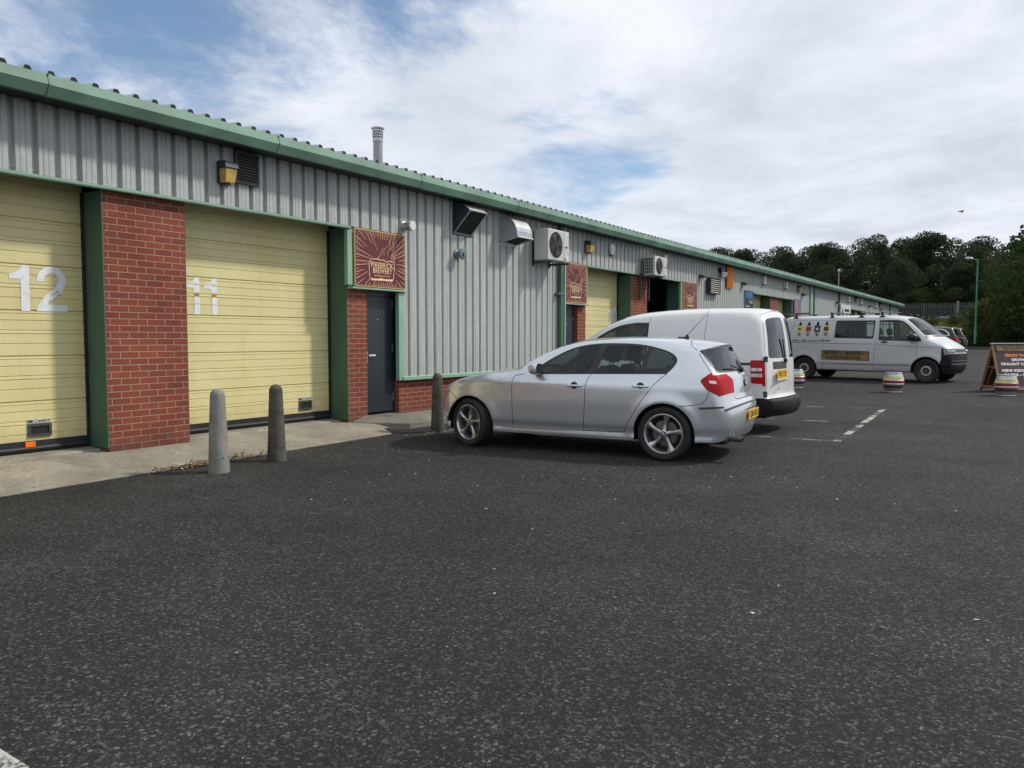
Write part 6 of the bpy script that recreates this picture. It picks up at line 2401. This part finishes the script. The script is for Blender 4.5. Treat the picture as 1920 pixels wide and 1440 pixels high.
# ---- long white window van with brewery livery -----------------------------------
def livery_van():
    A, B_ = Vector((-2.443, 25.266)), Vector((-5.922, 25.910))
    u = (A - B_).normalized()
    left = Vector((-u.y, u.x))
    org = B_ + left * .965
    hd = math.atan2(u.y, u.x)
    root = thing('livery_van', 'white window van with roof bars, pump handle pictures and a brass coloured brewery panel', 'van', (org.x, org.y, .13), hd)
    WB = 3.537
    E = [(4.00, .26), (4.09, .45), (4.11, .70), (4.05, .93), (3.90, 1.055), (3.62, 1.155), (3.47, 1.25), (3.25, 1.475), (3.00, 1.70), (2.82, 1.80), (2.45, 1.862), (1.8, 1.88), (1.0, 1.888), (.2, 1.888), (-.45, 1.88), (-.66, 1.85), (-.78, 1.74), (-.83, 1.45), (-.86, 1.15), (-.885, .85), (-.90, .55), (-.95, .48), (-.94, .34), (-.88, .28)]
    C = [(4.12, .26), (4.22, .45), (4.24, .70), (4.20, .95), (4.06, 1.085), (3.88, 1.205), (3.72, 1.30), (3.45, 1.53), (3.14, 1.77), (2.92, 1.88), (2.52, 1.945), (1.85, 1.965), (1.0, 1.972), (.2, 1.972), (-.52, 1.965), (-.76, 1.94), (-.88, 1.82), (-.95, 1.48), (-.985, 1.15), (-1.0, .85), (-1.01, .55), (-1.08, .48), (-1.08, .34), (-1.02, .28)]
    ytab = [(.2, .86), (.29, .895), (.34, .918), (.48, .945), (.50, .958), (.53, .962), (.8, .968), (1.06, .970), (1.085, .962), (1.11, .960), (1.18, .952), (1.25, .938), (1.45, .896), (1.65, .848), (1.80, .804), (1.87, .772), (1.97, .73)]
    xtab = [(-1.0, .93), (-.9, .955), (-.75, .978), (-.5, .995), (-.2, 1.0), (3.2, 1.0), (3.6, .985), (3.9, .955), (4.1, .915), (4.26, .85)]
    r = .335
    car = Car(E, C, ytab, xtab, [(0, r, .43), (WB, r, .43)], p=3.4, flare=.016)
    T = car.ti
    outline = list(car.E) + [(-.84, .28), (-.45, .29), (.45, .315), (2.1, .30), (3.1, .285), (3.98, .25)]
    holes = [arch(0, r, .41), arch(WB, r, .41)]
    mid = rounded([(.925, 1.272), (.945, 1.812), (2.105, 1.796), (2.09, 1.248)], .05)
    glassm = rounded([(.975, 1.302), (.99, 1.782), (2.065, 1.768), (2.05, 1.280)], .03)
    fr_ = [(2.265, 1.232), (2.245, 1.770)] + catmull([(2.60, 1.773), (2.79, 1.752), (2.96, 1.645), (3.18, 1.42), (3.30, 1.275)], 4) + [(3.30, 1.20)]
    frt = [(2.235, 1.205), (2.215, 1.800)] + catmull([(2.60, 1.803), (2.82, 1.778), (3.00, 1.665), (3.22, 1.44), (3.40, 1.235)], 4) + [(3.40, 1.172)]
    sail = [(3.30, 1.20), (3.30, 1.275), (3.40, 1.235), (3.40, 1.172)]
    g = .010
    gaps = [strip([(-.86, 1.145), (.0, 1.130), (.9, 1.110), (2.10, 1.090)], .016), strip([(2.12, 1.09), (3.28, 1.015)], .012), strip([(3.30, 1.010), (3.9, 1.008)], .010), strip([(2.185, 1.85), (2.18, 1.40), (2.155, 1.10), (2.12, .80), (2.112, .33)], g), strip([(3.30, 1.17), (3.290, 1.01), (3.283, .73)], g),
            strip([(.44, .52), (2.1, .480), (3.10, .485)], .012), strip([(-.36, 1.828), (.90, 1.81)], .008), strip([(-.40, 1.28), (.90, 1.262)], .008), strip([(-.36, 1.828), (-.42, 1.6), (-.46, 1.34), (-.40, 1.28)], .008), strip([(.90, 1.262), (.915, 1.81)], .008), strip([(2.13, .40), (2.12, .34), (3.12, .31)], g), strip([(2.62, .48), (2.62, .31)], .006)]
    bump = [(3.925, 1.0), (3.925, .70), (3.90, .60), (3.86, .22), (4.5, .22), (4.5, .80), (4.3, .80), (4.15, .80), (3.99, .80), (3.965, .995)]
    head = [(3.965, .985), (4.15, .96), (4.6, .93), (4.6, .80), (4.15, .80), (4.0, .81)]
    panel = [(.559, .908), (1.995, .880), (1.987, .594), (.566, .614)]
    slide = [(1.38, 1.33), (1.395, 1.74), (1.52, 1.738), (1.50, 1.33)]
    fdoor = [(2.185, 1.205), (2.155, 1.10), (2.12, .80), (2.112, .32), (3.10, .30), (3.10, .5), (3.20, .70), (3.283, .73), (3.290, 1.01), (3.30, 1.172)]
    mull = [strip([(1.49, 1.29), (1.50, 1.79)], .04), strip([(1.74, 1.29), (1.75, 1.79)], .022), strip([(1.24, 1.29), (1.25, 1.79)], .022), strip([(1.24, 1.325), (2.03, 1.30)], .02), strip([(1.26, 1.72), (2.05, 1.705)], .02)]
    regions = [('trim', q) for q in mull] + [('dark', [(.975, 1.302), (.99, 1.782), (1.24, 1.78), (1.225, 1.298)]), ('mwin', glassm), ('trim', mid), ('window', fr_), ('trim', sail), ('trim', frt), ('head', head), ('bump', bump), ('dbump', [])] + [('gap', q) for q in gaps] + [('door', fdoor)]
    regions = [q for q in regions if q[1]]
    def rb(p):
        return [(T(i), y) for i, y in p]
    def sym(p):
        return rb(p) + rb([(i, -y) for i, y in reversed(p)])
    ribbon = [('wind', rounded(sym([(6.35, .82), (7, .80), (8, .73), (8.75, .68)]), .06)), ('trim', sym([(6.05, .86), (6.33, .86)])),
              ('head', rb([(2.6, .52), (3.15, .50), (3.2, .95), (2.55, .95)])), ('head', rb([(2.6, -.52), (3.15, -.50), (3.2, -.95), (2.55, -.95)])), ('trim', sym([(2.6, .5), (3.1, .48)])), ('bump', sym([(0, 1), (2.5, 1)])), ('rwin', rounded(sym([(16.2, .68), (18, .74)]), .06)), ('bumpb', sym([(20.4, 1), (23, 1)])), ('gap', strip(rb([(15.4, 0), (20.4, 0)]), .01))]
    mats = {'body': ('body', 'van_white_old', 0, None), 'gap': ('body', 'grey_ink', -.005, None), 'trim': ('body', 'black_plastic', -.001, None), 'dark': ('side_window', 'dark_glass', -.002, None), 'mwin': ('side_window', 'clear_glass', -.003, None), 'window': ('window', 'clear_glass', -.006, 'door'), 'door': ('door', 'van_white_old', 0, None),
            'head': ('headlight', 'lamp_smoke', .004, None), 'bump': ('bumper', 'van_bumper', .010, None), 'bumpb': ('bumper', 'van_bumper', .010, None), 'wind': ('windscreen', 'clear_glass', -.003, None), 'rwin': ('rear_window', 'dark_glass', .002, None)}
    ob = shell(car, root, outline, holes, regions, ribbon, mats, .055)
    for x in (0, WB):
        for y in (.84, -.84):
            wheel(root, x, y, r, .215, 'steel', 0, .215)
    underbody(root, -.85, 4.1, .26, .72, .95, (0, WB), r)
    mb = MB()
    mb.box(3.0, 3.6, -.80, .80, .6, 1.20)
    mb.build('dashboard', 'soft_black', root, bevel=.05)
    for y in (.45, -.45):
        seat(root, 2.32, y, .78)
    seat(root, 1.30, .0, .74)
    steering(root, 2.86, -.45, 1.16)
    for s in (1, -1):
        mirror(root, 3.20, s * .90, 1.17, 'black_plastic', s, 1.5)
    pull([(1, ob[('door', 1)]), (-1, ob[('door', -1)])], car, 2.40, 1.155, .19, 'black_plastic')
    # headlight inner bowls
    for s in (1, -1):
        for x, y, z in ((4.07, .845, .89), (4.15, .72, .89)):
            mb = MB()
            mb.lathe([(.055, -.03), (.05, .012), (.03, .02)], (x, s * y, z), (.75, s * .6, 0), 14)
            mb.build('lamp_bowl', 'chrome', root)
    # front air slots and bumper lines
    mb = MB()
    for z, h in ((.52, .03), (.62, .02)):
        for tt in range(10):
            y0, y1 = -.80 + .16 * tt, -.80 + .16 * (tt + 1)
            i = 1.35 if z < .6 else 1.65
            a, b = car.top(T(i), y0), car.top(T(i), y1)
            mb.add([(a.x + .014, y0, z), (b.x + .014, y1, z), (b.x + .014, y1, z + h), (a.x + .014, y0, z + h)], [(0, 1, 2, 3)])
    mb.build('air_slot', 'grey_ink', root)
    # roof bars
    for x in (-.36, .78, 1.66, 2.26):
        mb = MB()
        mb.rod((x, -.86, 2.045), (x, .86, 2.045), .022, 8)
        for y in (-.74, .74):
            mb.box(x - .07, x + .07, y - .03, y + .03, 1.895, 1.93)
            mb.box(x - .03, x + .03, y - .025, y + .025, 1.93, 2.035)
        mb.build('roof_bar', 'black_plastic', root, bevel=.006)
    mb = MB()
    mb.rod((-.80, -.80, 2.05), (.10, -.79, 2.055), .016, 6)
    mb.rod((-.80, -.80, 2.05), (-.85, .7, 2.05), .016, 6)
    mb.build('rack_tube', 'dark_grille', root)
    # lettering and pictures on both flanks are surface marks of the body: they follow the panel
    side_ = [1]
    def flank(mb, pts, faces, mi, off):
        for s in side_:
            vs = []
            for a, b in pts:
                xx = a if s < 0 else a
                vs.append((xx, s * (car.Y(xx, b) + off), b))
            mb.add(vs, faces, mi)
    def fpoly(mb, pts, mi, off):
        pts = dens(pts, .08)
        flank(mb, pts, [tuple(t) for t in tessellate_polygon([[Vector((a, b, 0)) for a, b in pts]])], mi, off)
    def ftext(mb, body, size, x, z, mi, off, width, slope=0.0):
        vs, fs = text_faces(body, size, 'CENTER', .004)
        w = max(a for a, b in vs) - min(a for a, b in vs)
        k = width / w
        for s in side_:
            pts = []
            for a, b in vs:
                dx = a * k * (1 if s < 0 else -1)
                pts.append((x + dx, s * (car.Y(x + dx, z + b) + off), z + b + slope * dx))
            mb.add(pts, fs, mi)
    for sd in (-1, 1):
        side_[0] = sd
        pb = MB()
        fpoly(pb, panel, 0, .004)
        pb.build('brewery_panel', 'dark_ink', root)
        pb = MB()
        fpoly(pb, [(.585, .890), (1.975, .863), (1.968, .612), (.590, .630)], 0, .006)
        ftext(pb, 'FIREBRICK BREWERY', .135, 1.24, .812, 1, .008, 1.20, -.018)
        ftext(pb, 'BLAYDON-ON-TYNE', .115, 1.22, .684, 1, .008, 1.00, -.018)
        fpoly(pb, [(1.80, .655), (1.92, .655), (1.94, .72), (1.92, .79), (1.84, .73), (1.79, .70)], 2, .008)
        pb.build('brewery_lettering', ['brass_sign', 'dark_ink', 'sign_rust'], root)
        gt = MB()
        ftext(gt, 'GREAT BEER LOCALLY BREWED', .07, .22, 1.192, 0, .004, 1.22, -.004)
        gt.build('slogan', 'grey_ink', root)
        for k, (fc, inn) in enumerate((('band_yellow', 'dark_ink'), ('sign_gold', 'band_red'), ('navy_metal', 'off_white'), ('band_yellow', 'band_brown'))):
            x = -.18 + .278 * k
            pb = MB()
            fpoly(pb, [(x - .045, 1.665), (x + .045, 1.665), (x + .05, 1.70), (x + .032, 1.755), (x + .006, 1.80), (x - .014, 1.775), (x - .04, 1.71)], 2, .004)
            fpoly(pb, [(x - .092, 1.455), (x + .092, 1.455), (x + .092, 1.662), (x - .092, 1.662)], 0, .004)
            if k in (0, 2):
                st_ = [(x + (.062 if j % 2 == 0 else .028) * math.sin(j * math.pi / 5), 1.555 + (.068 if j % 2 == 0 else .030) * math.cos(j * math.pi / 5)) for j in range(10)]
                fpoly(pb, st_, 1, .006)
            else:
                fpoly(pb, [(x - .07, 1.495), (x + .07, 1.495), (x + .07, 1.622), (x - .07, 1.622)], 1, .006)
            fpoly(pb, [(x - .018, 1.35), (x + .018, 1.35), (x + .018, 1.45), (x - .018, 1.45)], 2, .004)
            fpoly(pb, [(x - .055, 1.415), (x + .06, 1.415), (x + .06, 1.438), (x - .055, 1.438)], 3, .005)
            fpoly(pb, [(x + .042, 1.36), (x + .062, 1.36), (x + .062, 1.42), (x + .042, 1.42)], 3, .005)
            fpoly(pb, [(x - .06, 1.385), (x - .042, 1.385), (x - .042, 1.42), (x - .06, 1.42)], 2, .005)
            fpoly(pb, [(x - .08, 1.335), (x + .08, 1.335), (x + .08, 1.345), (x - .08, 1.345)], 2, .005)
            pb.build('pump_picture', [fc, inn, 'soft_black', 'tan_board'], root)
livery_van()

# ---- distant parked cars -----------------------------------------------------------
def estate(name, label, loc, rz, paint, screen_pale, k=1.0, suv=True):
    root = thing('parked_car', label, 'car', loc, rz, 'dark cars parked far along the building', k)
    WB = 2.75
    dz = .0
    E = [(3.35, .30), (3.45, .60), (3.30, .85), (2.7, 1.0), (2.15, 1.06), (1.85, 1.2), (1.35, 1.48), (1.0, 1.55), (.4, 1.575), (-.2, 1.56), (-.55, 1.52), (-.68, 1.40), (-.84, 1.10), (-.90, .95), (-.93, .70), (-.95, .5), (-.85, .30)]
    C = [(3.6, .30), (3.7, .60), (3.55, .88), (2.9, 1.04), (2.3, 1.1), (1.98, 1.24), (1.45, 1.55), (1.05, 1.625), (.4, 1.655), (-.25, 1.64), (-.75, 1.59), (-.82, 1.46), (-.98, 1.12), (-1.04, .95), (-1.07, .70), (-1.1, .5), (-1.0, .30)]
    ytab = [(.2, .86), (.4, .91), (.9, .925), (1.0, .905), (1.1, .86), (1.3, .76), (1.5, .66), (1.6, .60)]
    xtab = [(-1, .88), (-.8, .94), (-.4, .99), (0, 1), (2.6, 1), (3.1, .95), (3.45, .84)]
    r = .35
    car = Car(E, C, ytab, xtab, [(0, r, .4), (WB, r, .4)], p=2.6)
    T = car.ti
    outline = list(car.E) + [(-.8, .3), (-.4, .3), (2.3, .3), (3.2, .3)]
    holes = [arch(0, r, .40), arch(WB, r, .40)]
    sw = catmull([(1.75, 1.13), (1.35, 1.40), (.9, 1.49), (.3, 1.50), (-.2, 1.45), (-.45, 1.25), (-.50, 1.13)], 4)
    fr_ = catmull([(1.85, 1.11), (1.38, 1.43), (.9, 1.525), (.3, 1.535), (-.22, 1.485), (-.50, 1.27), (-.56, 1.10)], 4)
    def rb(p):
        return [(T(i), y) for i, y in p]
    def sym(p):
        return rb(p) + rb([(i, -y) for i, y in reversed(p)])
    tail = [(-.62, 1.0), (-1.0, .98), (-1.0, .80), (-.80, .84)]
    regions = [('window', sw), ('chrome', fr_), ('tail', tail), ('gap', strip([(.75, 1.1), (.78, .35)], .012)), ('gap', strip([(1.8, 1.1), (1.85, .35)], .012))]
    ribbon = [('rwin', sym([(10.7, .52), (12.0, .66)])), ('wind', sym([(5.1, .72), (6.1, .60)])), ('tail', rb([(12.8, .5), (12.9, .95), (13.9, .95), (13.6, .5)])), ('tail', rb([(12.8, -.5), (12.9, -.95), (13.9, -.95), (13.6, -.5)])), ('bump', sym([(14.6, 1), (16, 1)])), ('plate', sym([(13.7, .26), (14.15, .26)]))]
    lampm = 'lamp_red' if not screen_pale else 'grey_paint'
    mats = {'body': ('body', paint, 0, None), 'window': ('side_window', 'dark_glass', 0, None), 'chrome': ('window_trim', 'chrome', .003, None), 'tail': ('tail_light', lampm, .006, None), 'gap': ('body', 'soft_black', 0, None), 'rwin': ('rear_window', 'dark_glass', .003, None), 'wind': ('windscreen', 'dark_glass', .003, None), 'bump': ('bumper', 'bumper_grey', .006, None), 'plate': ('number_plate', 'plate_yellow', .008, None)}
    shell(car, root, outline, holes, regions, ribbon, mats, .11)
    for x in (0, WB):
        for y in (.79, -.79):
            wheel(root, x, y, r, .22, 'five', 0, .24)
    underbody(root, -.9, 3.3, .26, .75, .9, (0, WB), r)
    mb = MB()
    for s in (1, -1):
        mb.tube([(-.4, s * .60, 1.60), (-.3, s * .60, 1.64), (1.0, s * .60, 1.655), (1.15, s * .60, 1.61)], .015, 6)
    mb.build('roof_rail', 'chrome', root)
    return root
estate('suv', 'black estate car with chrome window trim and a red tail light beyond the livery van', (-4.75, 57.4, gz(57.4)), R(180), 'black_paint', False, 1.02)
estate('suv', 'farther dark estate car with pale rear lights beside the bank', (-4.62, 62.6, gz(62.6)), R(180), 'black_paint', True, 1.0)
estate('suv', 'white car seen through the palisade fence on top of the bank', (-7.0, 94.5, 2.0), R(178), 'grey_paint', False, 1.0)
q = estate('suv', 'pale vehicle with a red tail light, mostly hidden behind the livery van windscreen', (-12.2, 74.0, 1.95), R(180), 'van_white', False, 1.0)
